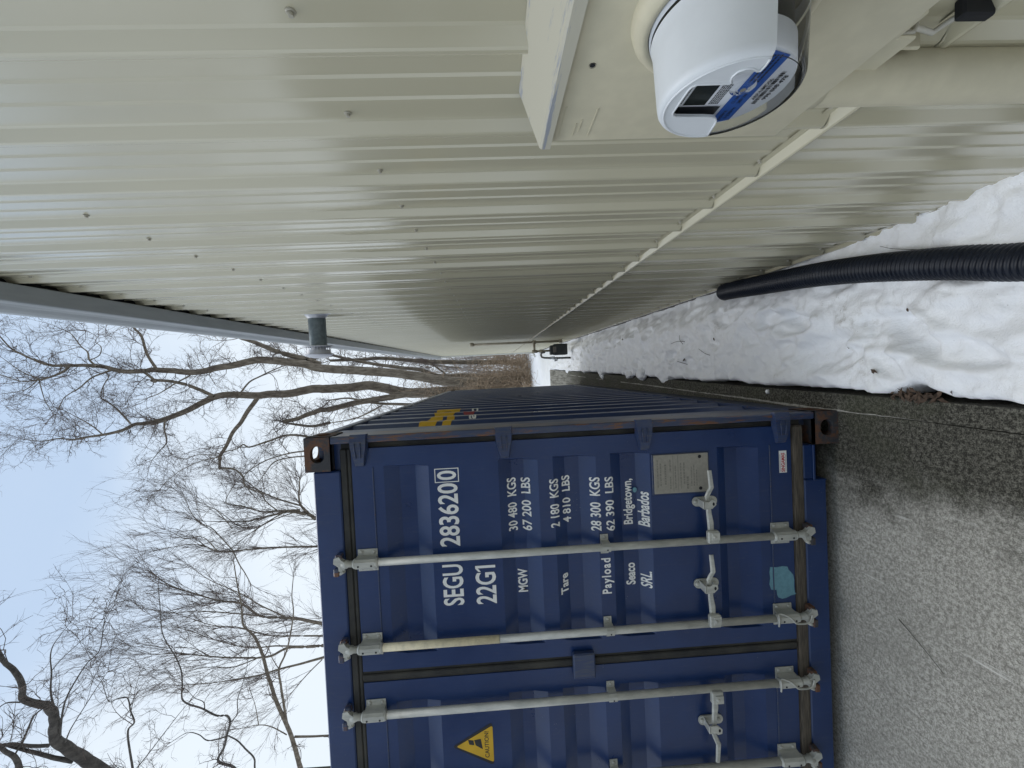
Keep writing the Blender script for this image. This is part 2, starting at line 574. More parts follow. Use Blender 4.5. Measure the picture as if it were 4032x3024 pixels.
# concrete pad: main pour and the strip poured along its edge, a lime-stained joint between them
bm = bmesh.new()
def pad_poly(bm, f0, f1, ya, yb, z0, z1):
    v = []
    for z in (z0, z1):
        for y, f in ((ya, f0), (ya, f1), (yb, f1), (yb, f0)): v.append(bm.verts.new((f(y), y, z)))
    for q in ((3, 2, 1, 0), (4, 5, 6, 7), (0, 1, 5, 4), (1, 2, 6, 5), (2, 3, 7, 6), (3, 0, 4, 7)): bm.faces.new([v[i] for i in q])
pad_poly(bm, lambda y: -9.0, lambda y: EDGE(y) - 0.0835, -7, PAD_END, -0.6, 0.0)
pad = obj("concrete_pad", bm, M["concrete"])
tag(pad, kind="structure")
bm = bmesh.new()
pad_poly(bm, lambda y: EDGE(y) - 0.0800, lambda y: EDGE(y), -7, PAD_END, -0.6, 0.0015)
strip = obj("edge_strip", bm, M["concrete"], pad)
bm = bmesh.new()
prev = None
yy = -0.44
while yy < PAD_END - 0.02:
    wv = 0.0012 + 0.006 * max(0, vnoise(np.array(yy * 9.0), np.array(3.1), 4) + 0.25) + 0.002 * random.random()
    if yy < 0.05: wv *= max(0.05, (yy + 0.45) / 0.5) * 0.8
    cx = EDGE(yy) - 0.0818 + 0.006 * float(vnoise(np.array(yy * 3.0), np.array(0.4), 7)) + 0.0015 * random.uniform(-1, 1)
    if 3.4 < yy < 6.3 and float(vnoise(np.array(yy * 2.0), np.array(7.7), 9)) > -0.22: wv = 0.0002
    cur = (bm.verts.new((cx - wv, yy, 0.0055)), bm.verts.new((cx + wv, yy, 0.0055)))
    if prev: bm.faces.new((prev[0], prev[1], cur[1], cur[0]))
    prev = cur
    yy += 0.03
obj("lime_crust", bm, M["lime_bloom"], pad)

# ------------------------------------------------------------------ the snow between pad and wall
def snow_h(x, y):
    e = EDGE(y); wl = WALL(y)
    t = (x - e) / (wl - e)
    zw = np.interp(y, [-5, -0.75, -0.45, -0.2, 0.0, 0.4, 1.2, 11], [0.04, 0.035, 0.0, -0.025, -0.04, -0.085, -0.14, -0.15])
    ze = np.interp(y, [-5, 0, 3, 8, 11], [0.012, 0.022, 0.03, 0.02, 0.0])
    s = np.clip((t - 0.62) / 0.38, 0, 1)
    z = ze + (zw - ze) * s * s * (3 - 2 * s)
    lump = 0.040 * fbm(x * 4.0, y * 3.0, 4, 1, 0.5) + 0.024 * fbm(x * 13, y * 11, 3, 21, 0.55)
    lump += 0.034 * np.abs(fbm(x * 7.0, y * 6.0, 3, 41, 0.5))
    z = z + lump
    return z
PRINTS = []
_r = random.Random(4)
for k in range(64):
    fy = -0.9 + 10.6 * (k + _r.random()) / 64
    fx = EDGE(fy) + (WALL(fy) - EDGE(fy)) * _r.uniform(0.2, 0.8)
    PRINTS.append((fx, fy, _r.gauss(0.05, 0.35), _r.uniform(0.10, 0.155), _r.uniform(0.045, 0.06), _r.uniform(0.018, 0.042)))
PRINTS += [(0.36, -0.30, 0.25, 0.16, 0.075, 0.045), (0.30, 0.06, -0.3, 0.17, 0.085, 0.05), (0.46, 0.25, 0.1, 0.15, 0.06, 0.045), (0.23, -0.28, 0.9, 0.09, 0.05, 0.03)]
def snow_prints(X, Y, Z):
    for (fx, fy, a, la, lb, dp) in PRINTS:
        m = (np.abs(X - fx) < 0.34) & (np.abs(Y - fy) < 0.34)
        if not m.any(): continue
        dx, dy = X[m] - fx, Y[m] - fy
        u = dx * math.sin(a) + dy * math.cos(a)
        v = dx * math.cos(a) - dy * math.sin(a)
        wob = 1 + 0.28 * vnoise(X[m] * 22, Y[m] * 22, 77)
        rr_ = np.sqrt((u / la) ** 2 + (v / (lb * (1 + 0.25 * u / la))) ** 2) * wob
        sm_ = ((rr_ - 0.60) / 0.55).clip(0, 1)
        dip = -dp * (1 - sm_ * sm_ * (3 - 2 * sm_))
        rim = 0.22 * dp * np.exp(-((rr_ - 1.30) / 0.24) ** 2)
        Z[m] += dip + rim
    return Z
t_ = np.concatenate([np.linspace(0, 1, 62) ** 1.0])
yv = np.concatenate([np.linspace(-6, -1.5, 40), np.arange(-1.48, 3.0, 0.0115), np.arange(3.0, 6, 0.02), np.arange(6, PAD_END + 0.06, 0.04)])
T_, Y = np.meshgrid(np.linspace(0, 1, 74), yv)
ragged = 0.010 + 0.020 * (fbm(Y * 5.0, Y * 0 + 2.2, 4, 5) + 0.25).clip(0) + 0.012 * fbm(Y * 22.0, Y * 0 + 5.5, 2, 6)
ragged = ragged - 0.055 * np.exp(-((Y - 7.35) / 0.10) ** 2) - 0.075 * np.exp(-((Y - 4.30) / 0.06) ** 2) - 0.045 * np.exp(-((Y - 2.05) / 0.10) ** 2) - 0.03 * np.exp(-((Y - 5.6) / 0.07) ** 2)
ragged = ragged + 0.035 * np.exp(-((Y + 0.39) / 0.07) ** 2)
X = EDGE(Y) + ragged + (WALL(Y) + 0.05 - EDGE(Y) - ragged) * T_
Z = snow_prints(X, Y, snow_h(X, Y))
# the bank's side towards the concrete: rounded shoulder, undercut foot
fall = np.clip(1 - T_ / 0.05, 0, 1)
Z = Z - fall ** 2.5 * (0.05 + 0.03 * fbm(Y * 9, Y * 0, 2, 8)) - (T_ == 0) * 0.15
over = (X < EDGE(Y)) & (T_ > 0)
Z = np.where(over, np.maximum(Z, 0.010), Z)
first = X[:, 0] < EDGE(Y[:, 0])
Z[first, 0] = 0.0035
bank = obj("snow_bank", grid_mesh("snow_bank", X, Y, Z), M["snow"])
tag(bank, kind="structure")
# loose lumps broken from the bank's edge
def snow_lump(loc, s, label, seed):
    bm = bmesh.new()
    bmesh.ops.create_icosphere(bm, subdivisions=3, radius=1.0)
    for v in bm.verts:
        n = mnoise.noise(v.co * 1.6 + Vector((seed, 0, 0)))
        v.co *= 1 + 0.30 * n
        v.co = Vector((v.co.x * s[0], v.co.y * s[1], max(v.co.z, -0.5) * s[2]))
    o = obj("snow_lump", bm, M["snow"], smooth=True)
    o.location = loc
    tag(o, label, "snow lump")
    return o
snow_lump((0.072, 0.50, 0.006), (0.014, 0.012, 0.012), "tiny white ball of snow lying on the dark concrete edge beside the container corner", 1)
snow_lump((0.19, 2.55, 0.03), (0.065, 0.11, 0.055), "rounded snow lump against the pad edge, nearer and larger of two side by side", 2)
snow_lump((0.185, 2.95, 0.03), (0.05, 0.10, 0.05), "rounded snow lump against the pad edge, farther of two side by side", 3)
snow_lump((0.165, 4.28, 0.012), (0.045, 0.05, 0.03), "snow lump spilled onto the mossy pad beside the container's middle", 4)
bm = bmesh.new()
for k in range(46):
    cxx, cyy = random.gauss(EDGE(-0.39) + 0.018, 0.012), random.gauss(-0.40, 0.05)
    a = random.uniform(0, math.pi)
    l_, w_ = random.uniform(0.010, 0.026), random.uniform(0.004, 0.010)
    z_ = 0.006 + random.random() * 0.016
    d = Vector((math.cos(a), math.sin(a), random.uniform(-0.3, 0.3)))
    p_ = Vector((-math.sin(a), math.cos(a), random.uniform(-0.3, 0.3)))
    c_ = Vector((cxx, cyy, z_))
    bm.faces.new([bm.verts.new(c_ + d * l_ * i + p_ * w_ * j + Vector((0, 0, k_))) for i, j, k_ in ((-1, 0, 0), (0, -1, 0.002), (1, 0, 0), (0, 1, 0.002))])
o = obj("leaf_litter", bm, M["leaf_brown"])
tag(o, "clump of dead brown leaves caught between snow and concrete edge", "leaf litter", kind="stuff")

# ------------------------------------------------------------------ metal building
bld = empty("metal_building", "long tan building clad in ribbed metal siding with a grey gutter", "building", (0.8093, 0, 0), WRZ)
PITCH, A0 = 0.2286, -1.309
Y_NEAR, Y_FAR = -6.0, 15.22
def rib_profile(y0, n):
    P = []
    for k in range(n):
        a = y0 + k * PITCH
        P += [(a, 0), (a + 0.006, 0.0015), (a + 0.024, 0.0185), (a + 0.029, 0.020), (a + 0.036, 0.020), (a + 0.040, 0.0185), (a + 0.056, 0.0015), (a + 0.061, 0)]
        for c_ in (0.115, 0.173):
            P += [(a + c_ - 0.011, 0), (a + c_ - 0.006, 0.0035), (a + c_ + 0.006, 0.0035), (a + c_ + 0.011, 0)]
    P.append((y0 + n * PITCH, 0))
    return P
def siding(n, z0, z1):
    P = rib_profile(0, n)
    bm = bmesh.new()
    zs = np.linspace(z0, z1, 5)
    rows = [[bm.verts.new((-o_, y_, z_)) for y_, o_ in P] for z_ in zs]
    for a, b_ in zip(rows, rows[1:]):
        for i in range(len(P) - 1):
            f = bm.faces.new((a[i + 1], a[i], b_[i], b_[i + 1]))
    me = bpy.data.meshes.new("siding_panel")
    bm.to_mesh(me); bm.free()
    me.materials.append(M["tan"])
    return me
Z_RAIL, Z_BOT, Z_TOP = 0.937, -0.018, 3.97
me_up, me_lo = siding(4, Z_RAIL, Z_TOP), siding(4, Z_BOT, 0.934)
k0 = -5
n_pan = 0
y_ = A0 + PITCH * 4 * k0
while y_ < Y_FAR - 0.5:
    for me in (me_up, me_lo):
        o = bpy.data.objects.new("siding_panel", me)
        COL.objects.link(o)
        o.parent = bld
        o.location = (0, y_, 0)
    y_ += PITCH * 4
Y_END = y_
# drip rail between the two courses and the base trim
def ledge(name, zt, zl, depth, mat, ya, yb, lip=0.018):
    bm = bmesh.new()
    prof = [(-0.004, zt + 0.02), (-0.004, zt), (-depth, zt - 0.010), (-depth - 0.002, zt - 0.014), (-depth - 0.001, zl), (-depth + 0.003, zl - 0.003), (0.004, zl - 0.003)]
    a = [bm.verts.new((x, ya, z)) for x, z in prof]
    b_ = [bm.verts.new((x, yb, z)) for x, z in prof]
    for i in range(len(prof) - 1): bm.faces.new((a[i], a[i + 1], b_[i + 1], b_[i]))
    return obj(name, bm, mat, bld)
ledge("drip_rail", Z_RAIL, 0.918, 0.0235, M["tan"], Y_NEAR, Y_END)
ledge("base_trim", Z_BOT - 0.004, -0.050, 0.015, M["tan"], Y_NEAR, Y_END)
obj("foundation", box(-0.004, 0.2, Y_NEAR, Y_END, -0.9, -0.050), M["foundation"], bld)
obj("gable_wall", box(0.0, 9.0, Y_END - 0.05, Y_END, -0.9, 3.97), M["tan"], bld)
obj("rear_gable_wall", box(0.03, 9.0, Y_NEAR, Y_NEAR + 0.1, -0.9, 3.97), M["tan"], bld)
bm = bmesh.new()
add_poly(bm, [(-0.10, Y_NEAR, 3.985), (-0.10, Y_END + 0.15, 3.985), (9.0, Y_END + 0.15, 5.8), (9.0, Y_NEAR, 5.8)], (0, 0, 0.03))
obj("roof", bm, M["roof_metal"], bld)
bm = bmesh.new()
add_poly(bm, [(0.02, Y_NEAR, 3.945), (0.02, Y_END, 3.945), (-0.03, Y_END, 3.945), (-0.03, Y_NEAR, 3.945)], (0, 0, 0.02))
obj("eave_gap_shade", bm, M["dark_gap"], bld)  # near-black sheet, its colour standing in for shadow between ribs and gutter
add = box(-0.006, 0.01, Y_END, Y_END + 0.09, -0.05, 3.9, bev=0.002)
obj("corner_trim", add, M["white_trim"], bld)
# gutter: flat bottom, leaning front, rolled lip
bm = bmesh.new()
gz = 3.895
gp = [(-0.026, gz + 0.07), (-0.026, gz + 0.004), (-0.030, gz), (-0.106, gz), (-0.112, gz + 0.003), (-0.116, gz + 0.012), (-0.119, gz + 0.030), (-0.128, gz + 0.048), (-0.142, gz + 0.065), (-0.152, gz + 0.082), (-0.155, gz + 0.098), (-0.155, gz + 0.118), (-0.148, gz + 0.121), (-0.144, gz + 0.114)]
ga = [bm.verts.new((x, Y_NEAR, z)) for x, z in gp]
gb = [bm.verts.new((x, Y_END + 0.03, z)) for x, z in gp]
for i in range(len(gp) - 1): bm.faces.new((ga[i], ga[i + 1], gb[i + 1], gb[i]))
bm.faces.new(gb)
gut = obj("gutter", bm, M["gutter"], bld)
# downspout on the far corner
bm = bmesh.new()
add_box(bm, -0.075, -0.012, Y_END - 0.10, Y_END - 0.03, 0.10, 3.88, bev=0.008)
obj("downspout", bm, M["white_trim"], bld)
bm = bmesh.new()
add_tube(bm, [(-0.044, Y_END - 0.065, 0.13), (-0.05, Y_END - 0.065, 0.06), (-0.09, Y_END - 0.07, 0.0), (-0.17, Y_END - 0.08, -0.04), (-0.24, Y_END - 0.09, -0.06)], 0.036, 8)
obj("downspout_elbow", bm, M["white_trim"], bld)

# siding screws: hex washer heads in rows at the girts
bm = bmesh.new()
add_lathe(bm, [(0, 0.0072), (0.0012, 0.0072), (0.0022, 0.0060), (0.0024, 0.0047)], 'x-', (0, 0, 0), 12)
add_lathe(bm, [(0.0020, 0.0042), (0.0070, 0.0042), (0.0074, 0.0036)], 'x-', (0, 0, 0), 6, cap1=True)
me_scr = bpy.data.meshes.new("screw")
bm.to_mesh(me_scr); bm.free()
mat_simple("screw_paint", (0.40, 0.38, 0.31), 0.45)
me_scr.materials.append(M["screw_paint"])
far_scr = bmesh.new()
ns = 0
for zz, off in ((0.020, -0.016), (0.955, -0.018), (1.947, -0.018), (2.891, -0.018), (3.80, -0.018)):
    k = -4
    while True:
        ysc = A0 + PITCH * k + off
        if ysc > Y_END - 0.3: break
        if ysc < 5.5 and ysc > -2.2:
            o = bpy.data.objects.new("screw", me_scr)
            COL.objects.link(o); o.parent = bld
            o.location = (-0.0005, ysc + random.uniform(-0.003, 0.003), zz + random.uniform(-0.003, 0.003))
            o.rotation_euler = (random.random(), random.uniform(-0.06, 0.06), random.uniform(-0.06, 0.06))
            ns += 1
        elif ysc >= 5.5:
            add_box(far_scr, -0.007, 0, ysc - 0.006, ysc + 0.006, zz - 0.006, zz + 0.006)
        k += 1
o = obj("screws", far_scr, M["screw_paint"], bld)
tag(o, kind="stuff")

# ------------------------------------------------------------------ wall vent
WB = Matrix.Translation((0.8093, 0, 0)) @ Matrix.Rotation(WRZ, 4, 'Z')
def wl(o_, y_, z_): return WB @ Vector((-o_, y_, z_))
vent = empty("wall_vent", "galvanised round vent pipe with slotted cap sticking out under the eave", "vent", wl(0, 1.56, 3.16), WRZ)
bm = bmesh.new()
add_lathe(bm, [(0.0, 0.112), (0.004, 0.112), (0.006, 0.100), (0.040, 0.070), (0.046, 0.068)], 'x-', (0, 0, 0), 36)
obj("flashing", bm, M["vent_cap_metal"], vent, smooth=True)
bm = bmesh.new()
add_lathe(bm, [(0.03, 0.0665), (0.285, 0.0665)], 'x-', (0, 0, 0), 40)
add_box(bm, -0.285, -0.045, -0.012, 0.012, -0.0705, -0.064)
add_tube(bm, [(-0.045, 0.040, -0.056), (-0.285, 0.040, -0.056)], 0.0035, 6)
obj("pipe", bm, M["vent"], vent)
bm = bmesh.new()
add_lathe(bm, [(0.276, 0.067), (0.276, 0.118), (0.280, 0.121), (0.285, 0.118), (0.287, 0.095)], 'x-', (0, 0, 0), 40)
obj("flange", bm, M["vent_cap_metal"], vent)
bm = bmesh.new()
for k in range(26):
    if k % 9 == 0: continue
    a = 2 * math.pi * k / 26
    a2 = 2 * math.pi * (k + 0.45) / 26
    q = []
    for o_, aa in ((0.286, a), (0.286, a2), (0.312, a2), (0.312, a)):
        q.append(bm.verts.new((-o_, 0.094 * math.cos(aa), 0.094 * math.sin(aa))))
    bm.faces.new(q)
add_lathe(bm, [(0.311, 0.094), (0.345, 0.094)], 'x-', (0, 0, 0), 40)
add_lathe(bm, [(0.286, 0.055), (0.345, 0.055)], 'x-', (0, 0, 0), 20)
obj("slotted_cage", bm, M["vent_cap_metal"], vent)
bm = bmesh.new()
add_lathe(bm, [(0.343, 0.0), (0.343, 0.116), (0.348, 0.119), (0.356, 0.108), (0.368, 0.080), (0.378, 0.042), (0.382, 0.0)], 'x-', (0, 0, 0), 40)
obj("dome_cap", bm, M["vent_cap_metal"], vent, smooth=True)

# ------------------------------------------------------------------ meter box and electric meter
mb = empty("meter_box", "tan painted electric meter box with a worn hood screwed to the siding", "meter box", wl(0, 0, 0), WRZ)
BX, BF = -0.002, -0.096          # back and front (x)
BY1, BY0, BZ0, BZ1 = -1.160, -1.62, 1.124, 1.572
bm = bmesh.new()
add_box(bm, BF, BX, BY0, BY1, BZ0, BZ1, bev=0.004, seg=2)
obj("box_shell", bm, M["tan_box"], mb, smooth=True, auto=40)
bm = bmesh.new()   # hood: sloping top with a turned-down front lip
hp = [(-0.001, BZ1 + 0.040), (-0.104, BZ1 + 0.006), (-0.107, BZ1 + 0.002), (-0.107, BZ1 - 0.014), (-0.104, BZ1 - 0.014), (-0.104, BZ1 - 0.001), (-0.001, BZ1 + 0.030)]
a = [bm.verts.new((x, BY0 - 0.004, z)) for x, z in hp]
b_ = [bm.verts.new((x, BY1 + 0.006, z)) for x, z in hp]
for i in range(len(hp)): bm.faces.new((a[i], a[(i + 1) % len(hp)], b_[(i + 1) % len(hp)], b_[i]))
bm.faces.new(list(reversed(a))); bm.faces.new(b_)
obj("hood", bm, M["hood"], mb)
bm = bmesh.new()
add_lathe(bm, [(0.0965, 0.0052), (0.0972, 0.0050)], 'x-', (0, -1.352, 1.525), 14)
add_lathe(bm, [(0.0968, 0.0), (0.0968, 0.0040)], 'x-', (0, -1.352, 1.525), 14)
obj("screw_hole", bm, M["dark_gap"], mb)
bm = bmesh.new()   # peeled label outline
for (ya, za, yb, zb) in ((-1.178, 1.545, -1.262, 1.549), (-1.178, 1.492, -1.255, 1.496), (-1.178, 1.520, -1.215, 1.523), (-1.19, 1.512, -1.226, 1.514)):
    add_box(bm, -0.0972, -0.0960, min(ya, yb), max(ya, yb), za - 0.0008, za + 0.0008)
obj("label_residue", bm, M["tan_box"], mb)
YC, ZC = -1.443, 1.388
bm = bmesh.new()
add_lathe(bm, [(0.095, 0.108), (0.104, 0.106), (0.112, 0.101), (0.116, 0.095), (0.116, 0.088), (0.108, 0.087)], 'x-', (0, YC, ZC), 72)
obj("socket_ring", bm, M["tan_box"], mb, smooth=True)
bm = bmesh.new()
add_box(bm, -0.031, -0.001, -1.350, -1.334, 0.924, 0.974, bev=0.003)
obj("rail_end_shade", bm, M["dark_gap"], mb)  # black block: shade inside the drip rail's hollow end, put in as colour
bm = bmesh.new()
add_box(bm, -0.060, -0.052, -1.345, -1.275, 1.040, 1.124, bev=0.003)
add_box(bm, -0.070, -0.052, -1.400, -1.335, 1.082, 1.124, bev=0.003)
add_box(bm, -0.040, -0.008, -1.300, -1.2935, 0.985, 1.124, bev=0.002)
obj("strap_bracket", bm, M["tan_box"], mb)
bm = bmesh.new()
add_tube(bm, [(-0.05, -1.335, 1.120), (-0.056, -1.338, 1.085), (-0.05, -1.342, 1.045), (-0.035, -1.338, 1.036), (-0.028, -1.325, 1.030), (-0.026, -1.318, 1.005), (-0.03, -1.316, 0.985), (-0.022, -1.322, 0.972), (-0.020, -1.330, 0.966), (-0.022, -1.340, 0.962)], 0.0042, 8)
obj("cable_loop", bm, M["cable_white"], mb)

cdt = empty("conduit", "fat tan painted conduit pipe running down the siding from the meter box", "conduit", wl(0, 0, 0), WRZ)
bm = bmesh.new()
add_lathe(bm, [(-0.3, 0.0408), (1.123, 0.0408)], 'z', (-0.0475, -1.2435, 0), 40)
obj("pipe", bm, M["tan_box"], cdt)
bm = bmesh.new()
add_lathe(bm, [(1.108, 0.0412), (1.108, 0.0430), (1.1235, 0.0435)], 'z', (-0.0475, -1.2435, 0), 40)
obj("hub", bm, M["tan_box"], cdt)
em = empty("electric_meter", "round white electric meter with a blue banded face under clear cover", "electric meter", wl(0.10, YC, ZC), WRZ)
def mf(u, v, o_): return (-o_, -u, v)     # face coordinates (metres), o measured out from the box front
RF = 0.0772
PROF = [(0.018, 0.0850), (0.024, 0.0845), (0.030, 0.0830), (0.040, 0.0822), (0.070, 0.0806), (0.096, 0.0792), (0.101, 0.0785), (0.1045, 0.0765), (0.1065, 0.0735), (0.107, 0.0705)]
def wedge(bm, prof, a0, a1, n):
    # angle measured in face coords: u = r cos, v = r sin
    rings = []
    for t, r in prof:
        rings.append([bm.verts.new(mf(r * math.cos(a0 + (a1 - a0) * k / n), r * math.sin(a0 + (a1 - a0) * k / n), t)) for k in range(n + 1)])
    for a, b_ in zip(rings, rings[1:]):
        for k in range(n):
            f = bm.faces.new((a[k], a[k + 1], b_[k + 1], b_[k])); f.smooth = True
A0_, A1_ = R(-4), R(191)
bm = bmesh.new()
wedge(bm, PROF[1:], A0_, A1_, 64)
RR = PROF[-1][1]
win = [(-70, -13.6), (-46, -10), (-38, -8), (-31, -3), (-28.5, 4), (-27.5, 14), (-26, 50), (-23.5, 55.5), (-18, 58.5), (24, 59), (30, 57.5), (33, 53), (33.5, 17), (35, 15), (39, 18.5), (45, 20), (52, 18), (56, 12), (56.5, 5), (52, -3), (52.5, -6), (60, -6.5), (70.3, -4.9)]
arc = [(RR * math.cos(a), RR * math.sin(a)) for a in np.linspace(A0_, A1_, 50)]
face = [(x, y) for x, y in arc] + [(u / 1000, v / 1000) for u, v in win[1:-1]]
f = bm.faces.new([bm.verts.new(mf(u, v, 0.107)) for u, v in face])
bmesh.ops.triangulate(bm, faces=[f])
# turned-in edge round the window
loop = [(RR * math.cos(A1_), RR * math.sin(A1_))] + [(u / 1000, v / 1000) for u, v in win[1:-1]] + [(RR * math.cos(A0_), RR * math.sin(A0_))]
for p_, q_ in zip(loop, loop[1:]):
    bm.faces.new([bm.verts.new(mf(*p_, 0.107)), bm.verts.new(mf(*q_, 0.107)), bm.verts.new(mf(*q_, 0.1035)), bm.verts.new(mf(*p_, 0.1035))])
bm.faces.ensure_lookup_table()
obj("white_shroud", bm, M["meter_white"], em)
bm = bmesh.new()    # raised bead following the shroud's rim and window
def bead(bm, pts, o_, r_): add_tube(bm, [mf(u, v, o_) for u, v in pts], r_, 6)
bead(bm, [(u / 1000, v / 1000) for u, v in win], 0.1072, 0.0013)
bead(bm, [(0.0715 * math.cos(a), 0.0715 * math.sin(a)) for a in np.linspace(A0_, A1_, 60)], 0.1068, 0.0016)
obj("shroud_bead", bm, M["meter_white"], em)
bm = bmesh.new()
wedge(bm, [(0.0, 0.0868), (0.012, 0.0868), (0.018, 0.0862), (0.020, 0.0845)], 0, 2 * math.pi, 72)
obj("base_collar", bm, M["meter_grey"], em)
bm = bmesh.new()
wedge(bm, PROF[1:], A1_, A0_ + 2 * math.pi, 56)
wedge(bm, [(0.1065, 0.0735), (0.107, 0.0705), (0.1072, 0.0)], A1_, A0_ + 2 * math.pi, 56)
add_tube(bm, [mf(0.0737 * math.cos(a), 0.0737 * math.sin(a), 0.1062) for a in np.linspace(A1_, A0_ + 2 * math.pi, 50)], 0.0004, 6)
obj("clear_cover", bm, M["clear"], em)
bm = bmesh.new()
wedge(bm, [(0.02, 0.068), (0.060, 0.068)], 0, 2 * math.pi, 48)
wedge(bm, [(0.060, 0.0675), (0.0601, 0.001)], 0, 2 * math.pi, 48)
obj("inner_module", bm, M["module_dark"], em)
bm = bmesh.new()
wedge(bm, [(0.062, 0.0705), (0.092, 0.0700), (0.0935, 0.0685)], 0, 2 * math.pi, 60)
wedge(bm, [(0.0935, 0.0688), (0.0936, 0.0005)], 0, 2 * math.pi, 60)
obj("inner_drum", bm, M["face_white"], em)
def fquad(bm, u0, u1, v0, v1, o_):
    bm.faces.new([bm.verts.new(mf(u / 1000, v / 1000, o_)) for u, v in ((u0, v0), (u1, v0), (u1, v1), (u0, v1))])
bm = bmesh.new()
pts = []
v0, v1 = -36.5, -12.5
for u in np.linspace(-64.5, 64.5, 24): pts.append((u, v1))
bm.faces.new([bm.verts.new(mf(u / 1000, v / 1000, 0.0942)) for u, v in ((-57, v0), (57, v0), (64.5, v1), (-64.5, v1))])
obj("blue_band", bm, M["band_blue"], em)
bm = bmesh.new(); fquad(bm, -24, 15, 14.5, 42.5, 0.0946)
obj("display", bm, M["lcd_dark"], em)
bm = bmesh.new(); fquad(bm, -44, -27.5, -8, 52, 0.0944)
obj("dark_side_panel", bm, M["module_dark"], em)
bm = bmesh.new()
uu_ = -24.0
rb = random.Random(9)
while uu_ < 32:
    wd = rb.choice((0.6, 0.6, 1.1, 1.6))
    fquad(bm, uu_, min(uu_ + wd, 32.5), -51.0, -45.8, 0.0942)
    uu_ += wd + rb.choice((0.6, 0.9, 1.3))
obj("barcode", bm, M["black_print"], em)
def text_mesh(body, x0, x1, z0, z1, bold=0.0, shear=0.0, spacing=1.0):
    cu = bpy.data.curves.new("t", 'FONT')
    cu.body = body
    cu.size = 1.0
    cu.offset = bold
    cu.shear = shear
    cu.space_character = spacing
    cu.resolution_u = 4
    o = bpy.data.objects.new("t", cu)
    COL.objects.link(o)
    dg = bpy.context.evaluated_depsgraph_get()
    me = bpy.data.meshes.new_from_object(o.evaluated_get(dg))
    bpy.data.objects.remove(o)
    bpy.data.curves.remove(cu)
    co = np.empty(len(me.vertices) * 3, np.float32)
    me.vertices.foreach_get("co", co)
    co = co.reshape(-1, 3)
    mn, mxx = co.min(0), co.max(0)
    co[:, 0] = x0 + (co[:, 0] - mn[0]) / (mxx[0] - mn[0]) * (x1 - x0)
    co[:, 1] = z0 + (co[:, 1] - mn[1]) / (mxx[1] - mn[1]) * (z1 - z0)
    me.vertices.foreach_set("co", co.ravel())
    bm = bmesh.new()
    bm.from_mesh(me)
    bpy.data.meshes.remove(me)
    return bm
def meter_text(body, u0, u1, v0, v1, o_=0.0946, mat="black_print", bold=0.012):
    bm = text_mesh(body, u0 / 1000, u1 / 1000, v0 / 1000, v1 / 1000, bold)
    for v in bm.verts: v.co = Vector(mf(v.co.x, v.co.y, o_))
    return obj("lettering", bm, M[mat], em)
meter_text("AEP-NMD06", -16, 21, -44.4, -39.6)
meter_text("996 868 478", -16, 26, -58.3, -52.8, bold=0.02)
meter_text("aclara", -56, -36, -22.5, -17.5)
meter_text("I-210+c", -52, -30, -30.0, -25)
meter_text("CL 200", -22, -8, -22, -18)
meter_text("240V 3W", -22, -4, -29.5, -25)
bm = bmesh.new()
for r_ in range(3):
    u_ = 16.0
    while u_ < 58:
        l_ = rb.uniform(1.2, 4.0)
        fquad(bm, u_, min(u_ + l_, 58), -19.0 - r_ * 4.8, -16.8 - r_ * 4.8, 0.0946)
        u_ += l_ + 0.9
obj("band_print", bm, M["black_print"], em)
bm = bmesh.new()
for r_ in range(5):
    u_ = -23
    while u_ < 13:
        l_ = rb.uniform(1.6, 4.5)
        fquad(bm, u_, min(u_ + l_, 14), -1.5 + r_ * 2.6, 0.0 + r_ * 2.6, 0.0942)
        u_ += l_ + 0.9
for r_ in range(2):
    u_ = -22
    while u_ < 11:
        l_ = rb.uniform(0.8, 3.0)
        fquad(bm, u_, min(u_ + l_, 13), 45.0 + r_ * 2.6, 46.6 + r_ * 2.6, 0.0942)
        u_ += l_ + 0.8
obj("fine_print", bm, M["black_print"], em)
bm = bmesh.new()    # clear reset knob
for (u, v, r_, o0, o1) in ((0.033, 0.001, 0.0145, 0.106, 0.1115), (0.033, 0.001, 0.008, 0.1115, 0.114)):
    n = 28
    ra = [bm.verts.new(mf(u + r_ * math.cos(2 * math.pi * k / n), v + r_ * math.sin(2 * math.pi * k / n), o0)) for k in range(n)]
    rb_ = [bm.verts.new(mf(u + r_ * 0.94 * math.cos(2 * math.pi * k / n), v + r_ * 0.94 * math.sin(2 * math.pi * k / n), o1)) for k in range(n)]
    for k in range(n): bm.faces.new((ra[k], ra[(k + 1) % n], rb_[(k + 1) % n], rb_[k]))
    bm.faces.new(rb_)
kn = obj("reset_knob", bm, M["clear"], em)
bm = bmesh.new()
bm.faces.new([bm.verts.new(mf(0.033 + 0.0032 * math.cos(2 * math.pi * k / 14), 0.001 + 0.0032 * math.sin(2 * math.pi * k / 14), 0.1143)) for k in range(14)])
obj("knob_slot", bm, M["plate_etching"], kn)

